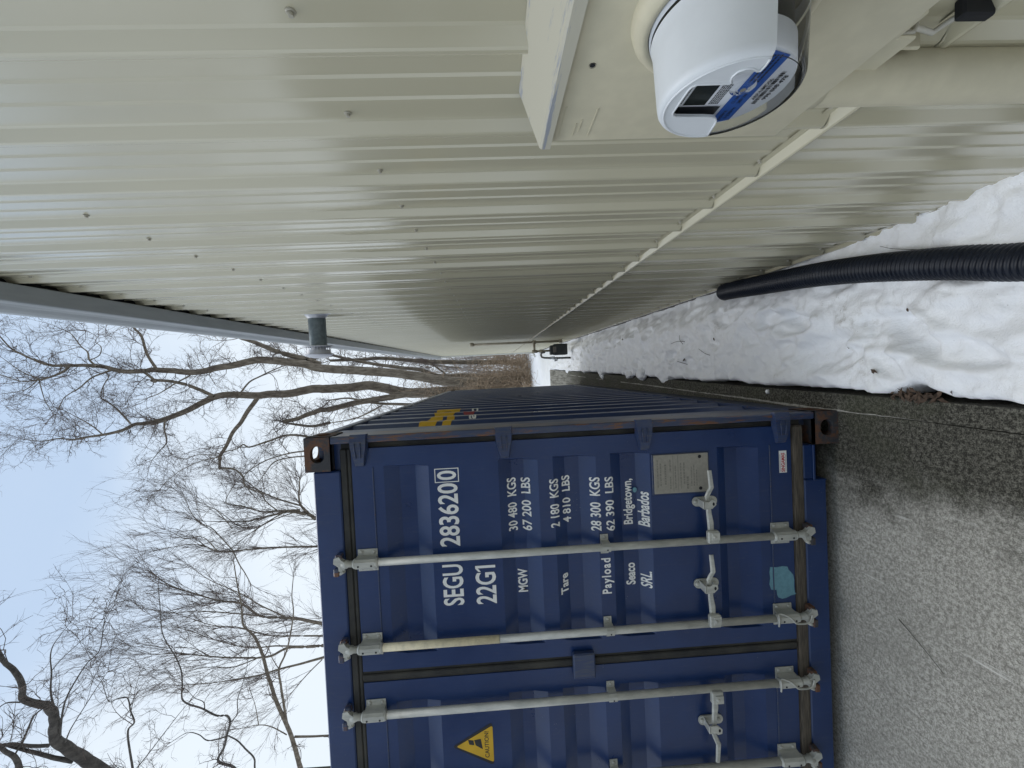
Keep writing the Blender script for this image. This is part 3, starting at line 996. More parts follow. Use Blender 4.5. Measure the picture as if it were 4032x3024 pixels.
# ------------------------------------------------------------------ gas meter on the wall, farther along
GY = 6.6
gm = empty("gas_meter", "dark grey gas meter hung on tan pipes low on the wall above the snow", "gas meter", (0, GY, 0))
wx = WALL(GY)
bm = bmesh.new()
add_tube(bm, [(wx - 0.055, 0, 2.12), (wx - 0.055, 0, 0.24)], 0.024, 10)
add_tube(bm, [(wx - 0.055, 0, 2.17), (wx - 0.055, 0, 2.09)], 0.036, 10)
add_tube(bm, [(wx - 0.055, 0, 0.86), (wx - 0.055, 0, 0.78)], 0.038, 10)
add_tube(bm, [(wx - 0.055, 0, 0.29), (wx - 0.055, 0, 0.22)], 0.036, 10)
add_tube(bm, [(wx + 0.02, 0.01, 2.13), (wx - 0.055, 0, 2.13)], 0.024, 8)
obj("wall_riser", bm, M["tan_pipe"], gm)
bm = bmesh.new()
add_tube(bm, [(wx - 0.055, 0, 0.82), (0.722, 0, 0.82)], 0.026, 10)
add_tube(bm, [(0.722, 0, 0.87), (0.722, 0, 0.76)], 0.034, 10)
add_tube(bm, [(0.722, 0, 0.78), (0.725, 0, 0.48)], 0.022, 10)
add_tube(bm, [(0.723, 0, 0.71), (0.724, 0, 0.64)], 0.036, 10)
add_box(bm, 0.70, 0.75, -0.05, -0.02, 0.655, 0.690, bev=0.004)
obj("inlet_pipe", bm, M["tan_pipe"], gm)
bm = bmesh.new()
add_tube(bm, [(0.70, 0, 0.60), (0.685, -0.02, 0.675), (0.64, -0.03, 0.69), (0.595, -0.03, 0.675), (0.578, -0.03, 0.62), (0.568, -0.03, 0.50)], 0.021, 10)
obj("looped_pipe", bm, M["grey_pipe"], gm)
bm = bmesh.new()
add_box(bm, 0.625, 0.858, -0.10, 0.10, 0.13, 0.42, bev=0.022, seg=3)
add_box(bm, 0.635, 0.835, -0.08, 0.08, 0.41, 0.495, bev=0.028, seg=3)
obj("meter_body", bm, M["gas_meter_grey"], gm, smooth=True, auto=40)
bm = bmesh.new()
add_box(bm, 0.68, 0.80, -0.105, -0.095, 0.37, 0.44, bev=0.004)
obj("index_plate", bm, M["grey_pipe"], gm)
bm = bmesh.new()
add_tube(bm, [(0.60, -0.03, 0.44), (0.535, -0.03, 0.44)], [0.034, 0.034], 14)
add_tube(bm, [(0.567, -0.03, 0.51), (0.567, -0.03, 0.40)], [0.028, 0.034], 12)
add_tube(bm, [(0.53, -0.05, 0.41), (0.53, -0.05, 0.34)], [0.045, 0.020], 14)
obj("regulator", bm, M["bright_metal"], gm, smooth=True, auto=50)
bm = bmesh.new()
pts, rad = [], []
for k in range(46):
    z_ = 0.41 - 0.35 * k / 45
    pts.append((0.562 - 0.006 * k / 45, -0.03, z_)); rad.append(0.024 if (k // 2) % 2 else 0.018)
add_tube(bm, pts, rad, 10)
obj("flexible_pipe", bm, M["rubber_black"], gm)
# scoured hollow under it: a bare rim of snow and grit
bm = bmesh.new()
for k in range(40):
    a = R(180 + 150 * (k / 39 - 0.1)); 
    p_ = Vector((0.74 + 0.20 * math.cos(a), GY - 0.35 + 0.24 * math.sin(a), -0.105 + 0.02 * random.random()))
    s_ = random.uniform(0.012, 0.035)
    bm.faces.new([bm.verts.new(p_ + Vector((random.uniform(-1, 1), random.uniform(-1, 1), random.uniform(-0.4, 0.8))) * s_) for _ in range(3)])
o = obj("dirt_rim", bm, M["leaf_brown"])
tag(o, "dark crust of dirt and grit in the snow below the gas meter", "dirt", kind="stuff")

# ------------------------------------------------------------------ corrugated hose on the snow
hp = [(0.425, -2.6, 0.058), (0.435, -1.9, 0.056), (0.455, -1.35, 0.054), (0.480, -1.0, 0.053), (0.522, -0.745, 0.052), (0.562, -0.591, 0.052), (0.599, -0.424, 0.051), (0.640, -0.211, 0.050), (0.682, 0.07, 0.048), (0.722, 0.445, 0.040), (0.752, 0.72, 0.028), (0.772, 0.90, 0.004), (0.785, 1.0, -0.045), (0.790, 1.05, -0.09)]
def catmull(P, n):
    P = [Vector(p) for p in P]
    out = []
    for i in range(len(P) - 1):
        p0, p1, p2, p3 = P[max(0, i - 1)], P[i], P[i + 1], P[min(len(P) - 1, i + 2)]
        for k in range(n):
            t = k / n
            out.append(0.5 * ((2 * p1) + (p2 - p0) * t + (2 * p0 - 5 * p1 + 4 * p2 - p3) * t * t + (3 * p1 - p0 - 3 * p2 + p3) * t ** 3))
    out.append(P[-1])
    return out
fine = catmull(hp, 60)
acc, res, last = 0.0, [fine[0]], fine[0]
STEP = 0.0036
for p in fine[1:]:
    seg = (p - last).length
    while acc + seg >= STEP:
        q_ = last.lerp(p, (STEP - acc) / seg)
        res.append(q_); last = q_; seg = (p - last).length; acc = 0.0
    acc += seg; last = p
rad = []
for k in range(len(res)):
    ph = (k % 5)
    rad.append((0.0530, 0.0572, 0.0590, 0.0590, 0.0565)[ph])
bm = bmesh.new()
add_tube(bm, res, rad, 32)
for f in bm.faces: f.smooth = True
hose = obj("drain_hose", bm, M["hose"], smooth=True)
tag(hose, "black corrugated drain hose curving over the snow to the wall's foot", "hose")

# twigs and leaves lying about
def twig(pts, r, label, mat="bark_dark"):
    bm = bmesh.new()
    P = catmull(pts, 5)
    add_tube(bm, P, [r * (1 - 0.5 * i / len(P)) for i in range(len(P))], 6)
    o = obj("twig", bm, M[mat])
    tag(o, label, "twig", "fallen twigs")
    return o
def sz(x, y): 
    a = np.array([[x]]); b_ = np.array([[y]])
    return float(snow_prints(a, b_, snow_h(a, b_))[0, 0])
twig([(0.335, -0.055, sz(0.335, -0.055) + 0.004), (0.318, -0.07, sz(0.318, -0.07) + 0.006), (0.300, -0.082, sz(0.30, -0.082) + 0.004)], 0.0036, "short thick stub of twig lying in the nearest footprint beside the hose")
twig([(0.33, 1.12, sz(.33, 1.12) + 0.004), (0.35, 1.20, sz(.35, 1.2) + 0.006), (0.39, 1.27, sz(.39, 1.27) + 0.004)], 0.0022, "thin dark twig on the snow, midway along the snow strip and nearest the container corner")
twig([(0.47, 1.55, sz(.47, 1.55) + 0.004), (0.48, 1.64, sz(.48, 1.64) + 0.008), (0.47, 1.80, sz(.47, 1.8) + 0.004)], 0.0026, "straight brown twig on the snow in front of the hose end")
twig([(0.45, 1.58, sz(.45, 1.58) + 0.01), (0.49, 1.61, sz(.49, 1.61) + 0.01), (0.53, 1.60, sz(.53, 1.6) + 0.006)], 0.0022, "little twig crossing over another twig on the snow")
twig([(0.27, 1.50, sz(.27, 1.5) + 0.004), (0.30, 1.58, sz(.30, 1.58) + 0.008), (0.31, 1.72, sz(.31, 1.72) + 0.004)], 0.0024, "bent twig on the snow close to the concrete edge")
twig([(0.66, -0.42, sz(.66, -.42) + 0.03), (0.70, -0.30, sz(.70, -.30) + 0.02), (0.735, -0.22, sz(.735, -.22) + 0.01)], 0.0015, "pine-needle-thin stick on the snow between hose and siding")
cp = [(-0.875, -0.283, 0.004), (-0.90, -0.33, 0.006), (-0.94, -0.40, 0.009), (-0.985, -0.455, 0.005)]
twig(cp, 0.0018, "thin curved reddish twig lying alone on the pale concrete")
def leaf(x, y, z, s, a, label):
    bm = bmesh.new()
    out = [(-1, 0, 0.02), (-0.5, 0.42, 0.10), (0.2, 0.5, 0.14), (1, 0, 0.0), (0.2, -0.5, 0.12), (-0.5, -0.42, 0.16)]
    ctr = bm.verts.new((0, 0, -0.02))
    vs2 = [bm.verts.new(p) for p in out]
    for i in range(6): bm.faces.new((ctr, vs2[i], vs2[(i + 1) % 6]))
    o = obj("fallen_leaf", bm, M["leaf_brown"])
    o.location = (x, y, z); o.scale = (s, s, s); o.rotation_euler = (0.1, -0.15, a)
    tag(o, label, "leaf", "fallen leaves")
leaf(0.191, -0.241, sz(.191, -.241) + 0.003, 0.018, 0.9, "dark curled leaf on the snow near the concrete edge, the largest leaf")
leaf(0.437, -0.361, sz(.437, -.361) + 0.003, 0.009, 0.2, "small orange-brown leaf scrap on the snow close to the hose")
leaf(0.31, 1.50, sz(.31, 1.5) + 0.004, 0.020, 2.0, "dark leaf lying among twigs on the snow, left of the hose end")
leaf(0.45, 1.08, sz(.45, 1.08) + 0.004, 0.014, 0.4, "small dark leaf on smooth snow just short of the twigs")
leaf(0.63, 3.1, sz(.63, 3.1) + 0.004, 0.022, 1.4, "dark leaf sunk in the snow farther up towards the wall")

# ================================================================== the shipping container
CW, CL, CH = 2.438, 6.058, 2.591
sc = empty("shipping_container", "dark blue corrugated shipping container with white lettering on its doors", "container", (0, 0, 0))
DY = 0.012           # front of the door leaves
DEPTH = 0.036
REC = [(2.232, 2.165, 2.090, 2.020), (1.688, 1.625, 1.564, 1.497), (1.424, 1.362, 1.292, 1.215), (1.143, 1.086, 1.009, 0.949), (0.612, 0.556, 0.494, 0.405)]
def dprof(z):
    for a, b_, c_, d in REC:
        if d < z < a:
            if z > b_: return DEPTH * (a - z) / (a - b_)
            if z < c_: return DEPTH * (z - d) / (c_ - d)
            return DEPTH
    return 0.0
BREAKS = [v for r_ in REC for v in r_]

def casting(x0, x1, y0, y1, z0, z1):
    """hollow corner casting: a thick-walled box with an oval hole in each outward face"""
    bm = bmesh.new()
    T = 0.026
    def plate(o_, eu, ev, en, hu, hv, hole):
        # plate with outer face at o_ spanned by eu,ev, thickness along -en
        o_, eu, ev, en = map(Vector, (o_, eu, ev, en))
        n = 20
        lu, lv = eu.length, ev.length
        uh, vh = eu.normalized(), ev.normalized()
        cu_, cv = lu / 2, lv / 2
        def outer(a):
            c_, s_ = math.cos(a), math.sin(a)
            k = min(cu_ / abs(c_) if abs(c_) > 1e-6 else 1e9, cv / abs(s_) if abs(s_) > 1e-6 else 1e9)
            return cu_ + c_ * k, cv + s_ * k
        def inner(a):
            c_, s_ = math.cos(a), math.sin(a)
            if hu >= hv:
                sx = (hu - hv) * (1 if c_ > 0 else -1)
                return cu_ + sx + hv * c_, cv + hv * s_
            sy = (hv - hu) * (1 if s_ > 0 else -1)
            return cu_ + hu * c_, cv + sy + hu * s_
        angs = sorted(set([2 * math.pi * k / n + 0.01 for k in range(n)] + [math.atan2(sg2 * cv, sg1 * cu_) % (2 * math.pi) for sg1 in (1, -1) for sg2 in (1, -1)]))
        P = lambda uv, d: bm.verts.new(o_ + uh * uv[0] + vh * uv[1] - en * d)
        m = len(angs)
        oo = [P(outer(a), 0) for a in angs]
        if hole:
            ii = [P(inner(a), 0) for a in angs]
            i2 = [P(inner(a), T) for a in angs]
            o2 = [P(outer(a), T) for a in angs]
            for k in range(m):
                j = (k + 1) % m
                bm.faces.new((oo[k], oo[j], ii[j], ii[k]))
                bm.faces.new((ii[k], ii[j], i2[j], i2[k]))
                bm.faces.new((i2[k], i2[j], o2[j], o2[k]))
                bm.faces.new((oo[j], oo[k], o2[k], o2[j]))
        else:
            bm.faces.new(oo)
            bm.faces.new([P(outer(a), T) for a in reversed(angs)])
    dx, dy, dz = x1 - x0, y1 - y0, z1 - z0
    fr = y0 < 1; rt = x1 > -0.5; top = z1 > 1
    plate((x0, y0, z0), (dx, 0, 0), (0, 0, dz), (0, -1, 0), 0.040, 0.032, fr)
    plate((x0, y1, z0), (dx, 0, 0), (0, 0, dz), (0, 1, 0), 0.040, 0.032, not fr)
    plate((x1, y0 + 0.0005, z0), (0, dy - 0.001, 0), (0, 0, dz), (1, 0, 0), 0.040, 0.032, rt)
    plate((x0, y0 + 0.0005, z0), (0, dy - 0.001, 0), (0, 0, dz), (-1, 0, 0), 0.040, 0.032, not rt)
    plate((x0 + 0.0005, y0 + 0.0005, z1), (dx - 0.001, 0, 0), (0, dy - 0.001, 0), (0, 0, 1), 0.035, 0.06, top)
    plate((x0 + 0.0005, y0 + 0.0005, z0), (dx - 0.001, 0, 0), (0, dy - 0.001, 0), (0, 0, -1), 0.035, 0.06, not top)
    return bm
for x0 in (-0.162, -CW):
    for y0 in (0.0, CL - 0.178):
        for z0 in (0.0, CH - 0.118):
            obj("corner_casting", casting(x0, x0 + 0.162, y0, y0 + 0.178, z0, z0 + 0.118), M["casting"], sc)
ZT, ZB = CH - 0.118, 0.118
# corner posts
for s in (0, 1):
    bm = bmesh.new()
    if s == 0:
        add_box(bm, -0.036, -0.001, 0.003, 0.034, ZB, ZT, bev=0.007, seg=2)
        add_box(bm, -0.040, -0.003, 0.035, 0.165, ZB, ZT, bev=0.010, seg=2)
        add_box(bm, -0.075, -0.041, 0.075, 0.160, ZB, ZT)
    else:
        add_box(bm, -CW + 0.001, -CW + 0.036, 0.003, 0.034, ZB, ZT, bev=0.007, seg=2)
        add_box(bm, -CW + 0.003, -CW + 0.075, 0.035, 0.165, ZB, ZT, bev=0.010, seg=2)
    obj("corner_post", bm, M["blue_rust"], sc)
for x0 in (-0.05, -CW + 0.001):
    obj("rear_post", box(x0, x0 + 0.049, CL - 0.16, CL - 0.002, ZB, ZT), M["blue_rail"], sc)
# header and sill
bm = bmesh.new()
add_box(bm, -CW + 0.165, -0.165, 0.008, 0.11, 2.434, 2.560, bev=0.006)
add_box(bm, -0.164, -0.041, 0.045, 0.11, 2.434, 2.470)
obj("door_header", bm, M["blue"], sc)
bm = bmesh.new()
add_box(bm, -CW + 0.34, -0.336, 0.008, 0.12, 0.062, 0.176, bev=0.006)
add_box(bm, -0.335, -0.165, 0.010, 0.12, 0.122, 0.175, bev=0.004)
add_box(bm, -CW + 0.165, -CW + 0.339, 0.010, 0.12, 0.122, 0.175, bev=0.004)
add_box(bm, -0.344, -0.337, 0.004, 0.010, 0.064, 0.13, bev=0.002)
add_box(bm, -0.344, -0.165, 0.004, 0.0095, 0.118, 0.130, bev=0.002)
obj("door_sill", bm, M["blue"], sc)
# long rails, side walls, end wall, roof, floor
bm = bmesh.new()
add_box(bm, -0.055, -0.002, 0.18, CL - 0.18, 2.535, 2.588, bev=0.006)
add_box(bm, -CW + 0.002, -CW + 0.055, 0.18, CL - 0.18, 2.535, 2.588, bev=0.006)
obj("top_rail", bm, M["blue_rail"], sc)
bm = bmesh.new()
add_box(bm, -0.050, -0.002, 0.18, CL - 0.18, 0.020, 0.165, bev=0.006)
add_box(bm, -CW + 0.002, -CW + 0.050, 0.18, CL - 0.18, 0.020, 0.165, bev=0.006)
obj("bottom_rail", bm, M["blue_rail"], sc)
SP = 0.278
def sprof(y):
    t = (y - 0.235) % SP
    if t < 0.072: return 0.0
    if t < 0.140: return 0.036 * (t - 0.072) / 0.068
    if t < 0.210: return 0.036
    return 0.036 * (1 - (t - 0.210) / 0.068)
SIDE_X = -0.009
sy = [0.155]
y_ = 0.235
while y_ < CL - 0.17:
    for t in (0, 0.072, 0.140, 0.210):
        if y_ + t < CL - 0.16: sy.append(y_ + t)
    y_ += SP
sy.append(CL - 0.155)
def side_wall(x, sg):
    bm = bmesh.new()
    zs = np.linspace(0.166, 2.534, 9)
    dn = lambda y, z: 0.012 * math.exp(-((y - 1.15) / 0.07) ** 2 - ((z - 1.25) / 0.10) ** 2)
    rows = [[bm.verts.new((x - sg * (sprof(y) if 0.2 < y < CL - 0.2 else 0.0) - sg * dn(y, z), y, z)) for y in sy] for z in zs]
    for a, b_ in zip(rows, rows[1:]):
        for i in range(len(sy) - 1): bm.faces.new((a[i], a[i + 1], b_[i + 1], b_[i]))
    return bm
obj("side_wall", side_wall(SIDE_X, 1), M["blue"], sc)
obj("side_wall", side_wall(-CW - SIDE_X, -1), M["blue"], sc)
obj("end_wall", box(-CW + 0.052, -0.052, CL - 0.06, CL - 0.012, 0.1, 2.53), M["blue"], sc)
obj("roof_panel", box(-CW + 0.057, -0.057, 0.111, CL - 0.062, 2.545, 2.570), M["blue_rail"], sc)
obj("floor", box(-CW + 0.052, -0.052, 0.125, CL - 0.062, 0.012, 0.15), M["rubber_black"], sc)  # black floor block, added to hold the sill notch in shadow

# doors
def door_leaf(x0, x1, px0, px1):
    """flat frame with a horizontally corrugated panel; all one pressed skin, plus its edge"""
    bm = bmesh.new()
    zs = sorted(set([0.237, 2.380] + BREAKS + [0.34, 2.275]))
    cols = [x0, px0, px0 + 0.012, px1 - 0.012, px1, x1]
    rows = []
    for z in zs:
        rows.append([bm.verts.new((x, DY + (dprof(z) if 2 <= i <= 3 else 0.0), z)) for i, x in enumerate(cols)])
    for a, b_ in zip(rows, rows[1:]):
        for i in range(len(cols) - 1): bm.faces.new((a[i], a[i + 1], b_[i + 1], b_[i]))
    # returned edges
    for i in (0, len(cols) - 1):
        e = [bm.verts.new((cols[i], DY + 0.05, z)) for z in (zs[0], zs[-1])]
        ed = [r_[i] for r_ in rows]
        bm.faces.new(ed + [e[1], e[0]] if i else list(reversed(ed)) + [e[0], e[1]])
    return bm
d1 = obj("door", door_leaf(-1.136, -0.064, -1.060, -0.152), M["blue"], sc)
d2 = obj("door", door_leaf(-2.374, -1.191, -2.286, -1.292), M["blue"], sc)
for (d, xa, xb) in ((d1, -1.06, -0.155), (d2, -2.28, -1.295)):
    for z in (2.282, 0.347):
        obj("weld_seam", box(xa, xb, DY - 0.004, DY - 0.0005, z - 0.003, z + 0.003, bev=0.0012), M["blue_rail"], d)
# gaskets
obj("gasket", box(-2.374, -0.064, 0.016, 0.05, 2.381, 2.432), M["gasket"], sc)
bm = bmesh.new()
for dz, h_ in ((0.0, 0.016), (0.019, 0.030)): add_box(bm, -2.374, -0.064, 0.010, 0.016, 2.382 + dz, 2.382 + dz + h_, bev=0.004)
obj("gasket_lip", bm, M["gasket"], sc)
bm = bmesh.new()
add_box(bm, -1.190, -1.137, 0.016, 0.05, 0.237, 2.382)
add_box(bm, -1.178, -1.150, 0.007, 0.016, 0.237, 2.382, bev=0.004)
obj("gasket", bm, M["gasket"], sc)
bm = bmesh.new()
add_box(bm, -2.374, -0.064, 0.016, 0.05, 0.177, 0.236)
add_box(bm, -2.372, -0.066, 0.006, 0.016, 0.180, 0.233, bev=0.008)
add_box(bm, -2.372, -0.066, 0.0045, 0.0075, 0.212, 0.220, bev=0.001)
obj("gasket", bm, M["gasket_dirty"], sc)
obj("gasket", box(-0.0632, -0.0405, 0.030, 0.06, 0.178, 2.432), M["gasket"], sc)
obj("gasket", box(-CW + 0.038, -2.3745, 0.030, 0.06, 0.178, 2.432), M["gasket"], sc)
# cover block over the leaf joint
bm = bmesh.new()
add_box(bm, -1.232, -1.108, -0.022, 0.010, 1.265, 1.372, bev=0.006)
obj("joint_cover", bm, M["blue_rail"], sc)

# hinges
def hinge(zc, xs, par):
    bm = bmesh.new()
    f = lambda x: x if xs > 0 else -CW - x
    q = []
    for (x, hz, yf) in ((0.006, 0.042, -0.008), (-0.030, 0.042, -0.016), (-0.060, 0.040, -0.018), (-0.105, 0.030, -0.014), (-0.142, 0.024, -0.004), (-0.148, 0.022, 0.011)):
        q.append([bm.verts.new((f(x), yy2, zc + zz2)) for yy2, zz2 in ((0.013, -hz), (yf, -hz + 0.005), (yf, hz - 0.005), (0.013, hz))])
    for a, b_ in zip(q, q[1:]):
        for i in range(3): bm.faces.new((a[i], a[i + 1], b_[i + 1], b_[i]))
    bm.faces.new(q[0])
    for dz in (-0.012, 0.014):
        p_ = [(f(-0.034), -0.020, zc + dz), (f(-0.064), -0.0215, zc + dz), (f(-0.104), -0.0175, zc + dz * 0.75)]
        add_tube(bm, p_, 0.003, 6)
    bmesh.ops.recalc_face_normals(bm, faces=bm.faces)
    return obj("hinge", bm, M["blue_rail"], par)
for zc in (2.338, 1.655, 0.976, 0.292):
    hinge(zc, 1, d1)
    hinge(zc, -1, d2)

# locking gear
RY = -0.026
def locking_rod(x, hdir, cream=False, wire=False, hz=0.680):
    rod = obj("locking_rod", bmesh.new(), None, sc)
    bm = bmesh.new()
    bm.from_mesh(rod.data)
    if cream:
        add_tube(bm, [(x, RY, 0.30), (x, RY, 1.72)], 0.0175, 14)
    else:
        add_tube(bm, [(x, RY, 0.30), (x, RY, 2.33)], 0.0175, 14)
    bm.to_mesh(rod.data); bm.free()
    rod.data.materials.append(M["galv"])
    if cream:
        bm = bmesh.new()
        add_tube(bm, [(x, RY, 1.7205), (x, RY, 2.33)], 0.0182, 14)
        obj("painted_length", bm, M["cream_rod_paint"], rod)
    for zc, sg in ((2.325, 1), (0.310, -1)):
        bm = bmesh.new()      # bearing bracket: saddle bulging over the rod, bolted flanges
        hgt = 0.046
        prof = [(-0.052, DY - 0.002), (-0.052, DY - 0.006), (-0.026, DY - 0.008), (-0.022, RY - 0.012), (-0.012, RY - 0.0225), (0.012, RY - 0.0225), (0.022, RY - 0.012), (0.026, DY - 0.008), (0.052, DY - 0.006), (0.052, DY - 0.002)]
        a = [bm.verts.new((x + px, py, zc - hgt)) for px, py in prof]
        b_ = [bm.verts.new((x + px, py, zc + hgt)) for px, py in prof]
        for i in range(len(prof) - 1): bm.faces.new((a[i], a[i + 1], b_[i + 1], b_[i]))
        bm.faces.new(a); bm.faces.new(list(reversed(b_)))
        add_tube(bm, [(x, RY, zc - 0.060), (x, RY, zc - 0.052), (x, RY, zc - 0.046)], [0.0175, 0.0235, 0.0235], 14)
        add_tube(bm, [(x, RY, zc + 0.046), (x, RY, zc + 0.052), (x, RY, zc + 0.060)], [0.0235, 0.0235, 0.0175], 14)
        for bx in (-0.039, 0.039):
            for bz in (-0.030, 0.030):
                add_lathe(bm, [(DY - 0.006, 0.0085), (DY - 0.012, 0.0085), (DY - 0.014, 0.005), (DY - 0.0142, 0.0005)], 'y', (x + bx, 0, zc + bz), 10)
        br = obj("bearing_bracket", bm, M["galv"], rod)
        bm = bmesh.new()
        for bz in (-0.030, 0.030):
            add_lathe(bm, [(0, 0.0), (0.0, 0.0048)], 'y', (x + 0.004 - 0.010, RY - 0.0232, zc + bz), 10)
        obj("grease_hole", bm, M["dark_gap"], br)
        # cam end: neck, forked claw over a keeper welded to the header or sill
        bm = bmesh.new()
        zz = lambda d: zc + sg * d
        add_tube(bm, [(x, RY, zz(0.055)), (x, RY, zz(0.080)), (x, RY, zz(0.088)), (x, RY, zz(0.092)), (x, RY, zz(0.112))], [0.015, 0.015, 0.020, 0.020, 0.016], 12)
        claw = [(-0.030, 0.100), (-0.026, 0.122), (-0.006, 0.124), (0.010, 0.146), (0.034, 0.142), (0.040, 0.118), (0.024, 0.108), (0.016, 0.096), (-0.014, 0.092)]
        f = add_poly(bm, [(x + u, RY - 0.014, zz(v)) for u, v in claw], (0, 0.024, 0))
        add_tube(bm, [(x - 0.026, RY - 0.010, zz(0.098)), (x - 0.040, RY - 0.004, zz(0.118)), (x - 0.036, RY + 0.012, zz(0.140))], [0.009, 0.009, 0.006], 8)
        bmesh.ops.recalc_face_normals(bm, faces=bm.faces)
        obj("cam", bm, M["galv"], rod)
        bm = bmesh.new()
        add_box(bm, x - 0.052, x - 0.014, RY - 0.016, 0.007, zz(0.134) - 0.012, zz(0.134) + 0.012, bev=0.004)
        obj("cam_keeper", bm, M["casting"] if sg < 0 else M["blue_rust"], rod)
        bm = bmesh.new()
        add_box(bm, x + 0.014, x + 0.046, RY - 0.006, 0.007, zz(0.126) - 0.016, zz(0.126) + 0.014, bev=0.005)
        obj("cam_keeper", bm, M["casting"] if sg < 0 else M["blue_rust"], rod)
    # mid guide clamp
    bm = bmesh.new()
    zc = 1.190
    prof = [(-0.044, DY - 0.002), (-0.044, DY - 0.005), (-0.022, DY - 0.007), (-0.020, RY - 0.010), (-0.010, RY - 0.0205), (0.010, RY - 0.0205), (0.020, RY - 0.010), (0.022, DY - 0.007), (0.050, DY - 0.005), (0.050, DY - 0.002)]
    a = [bm.verts.new((x + px, py, zc - 0.019)) for px, py in prof]
    b_ = [bm.verts.new((x + px, py, zc + 0.019)) for px, py in prof]
    for i in range(len(prof) - 1): bm.faces.new((a[i], a[i + 1], b_[i + 1], b_[i]))
    bm.faces.new(a); bm.faces.new(list(reversed(b_)))
    add_lathe(bm, [(DY - 0.005, 0.008), (DY - 0.011, 0.008), (DY - 0.012, 0.0005)], 'y', (x + 0.037, 0, zc), 10)
    gd = obj("guide_clamp", bm, M["galv"], rod)
    bm = bmesh.new()
    add_lathe(bm, [(0, 0.0), (0.0, 0.004)], 'y', (x - 0.006, RY - 0.0212, zc - 0.002), 10)
    obj("grease_hole", bm, M["dark_gap"], gd)
    if hdir:
        h = hdir
        hub = bmesh.new()
        add_box(hub, min(x + h * -0.004, x + h * 0.056), max(x + h * -0.004, x + h * 0.056), RY - 0.034, RY - 0.008, hz - 0.030, hz + 0.026, bev=0.005)
        add_box(hub, min(x + h * 0.012, x + h * 0.050), max(x + h * 0.012, x + h * 0.050), RY - 0.038, RY - 0.034, hz - 0.028, hz + 0.010, bev=0.001)
        add_lathe(hub, [(RY - 0.036, 0.0085), (RY - 0.041, 0.0075), (RY - 0.0412, 0.0005)], 'y', (x + h * 0.030, 0, hz - 0.002), 10)
        obj("handle_hub", hub, M["galv"], rod)
        bar = bmesh.new()
        path = [(0.045, 0.000, -0.034, 0.015), (0.090, 0.002, -0.036, 0.016), (0.140, 0.010, -0.040, 0.013), (0.185, 0.010, -0.036, 0.012), (0.218, 0.011, -0.030, 0.012), (0.240, 0.004, -0.036, 0.013), (0.262, -0.004, -0.044, 0.0125), (0.300, 0.000, -0.046, 0.0115), (0.346, 0.004, -0.046, 0.0105)]
        rows = []
        for d, dz, dy, hw in path:
            cx, cz = x + h * d, hz + dz
            rows.append([bar.verts.new((cx, dy, cz - hw)), bar.verts.new((cx, dy - 0.008, cz - hw * 0.6)), bar.verts.new((cx, dy - 0.008, cz + hw * 0.6)), bar.verts.new((cx, dy, cz + hw))])
        for a, b_ in zip(rows, rows[1:]):
            for i in range(4): bar.faces.new((a[i], a[(i + 1) % 4], b_[(i + 1) % 4], b_[i]))
        bar.faces.new(rows[0]); bar.faces.new(rows[-1])
        bmesh.ops.recalc_face_normals(bar, faces=bar.faces)
        obj("handle", bar, M["galv"], rod)
        kp = bmesh.new()     # retainer: oblong base plate, hinged hasp over the handle
        kx = x + h * 0.182
        oval = []
        for k in range(16):
            a_ = 2 * math.pi * k / 16
            oval.append((kx + 0.024 * math.cos(a_), DY - 0.003, hz + 0.006 + (0.038 if math.sin(a_) > 0 else -0.038) + 0.024 * math.sin(a_)))
        add_poly(kp, oval, (0, -0.006, 0))
        for bz in (0.046, -0.036): add_lathe(kp, [(DY - 0.008, 0.010), (DY - 0.014, 0.010), (DY - 0.016, 0.006), (DY - 0.0162, 0.0005)], 'y', (kx, 0, hz + 0.005 + bz), 12)
        hs = [(-0.020, 0.034), (0.016, 0.034), (0.014, 0.010), (0.024, -0.004), (0.020, -0.024), (0.000, -0.026), (-0.018, -0.006)]
        add_poly(kp, [(kx + h * u, -0.050, hz + 0.006 + v) for u, v in hs], (0, -0.006, 0))
        add_box(kp, kx - 0.018, kx + 0.018, -0.056, DY - 0.006, hz + 0.036, hz + 0.044, bev=0.002)
        bmesh.ops.recalc_face_normals(kp, faces=kp.faces)
        rt_ = obj("handle_retainer", kp, M["galv"], rod)
        bm = bmesh.new()
        add_poly(bm, [(kx + h * 0.004 + 0.0085 * math.cos(2 * math.pi * k / 12), -0.0568, hz - 0.006 + 0.0055 * math.sin(2 * math.pi * k / 12)) for k in range(12)])
        obj("padlock_hole", bm, M["dark_gap"], rt_)
    if wire:
        bm = bmesh.new()
        zc = 0.310
        P = [(x - 0.030, RY - 0.018, zc + 0.055), (x + 0.012, RY - 0.027, zc + 0.058), (x + 0.030, RY - 0.016, zc + 0.050), (x + 0.022, RY - 0.024, zc + 0.015), (x + 0.004, RY - 0.029, zc - 0.008), (x - 0.018, RY - 0.024, zc - 0.030), (x - 0.022, RY - 0.022, zc - 0.075), (x - 0.012, RY - 0.022, zc - 0.100), (x + 0.018, RY - 0.020, zc - 0.112)]
        add_tube(bm, catmull(P, 5), 0.0042, 6)
        obj("tie_wire", bm, M["galv"], rod)
    return rod
locking_rod(-0.594, 1)
locking_rod(-1.000, 1, cream=True, wire=True, hz=0.686)
locking_rod(-1.322, -1, wire=True, hz=0.690)
locking_rod(-1.715, -1, hz=0.695)

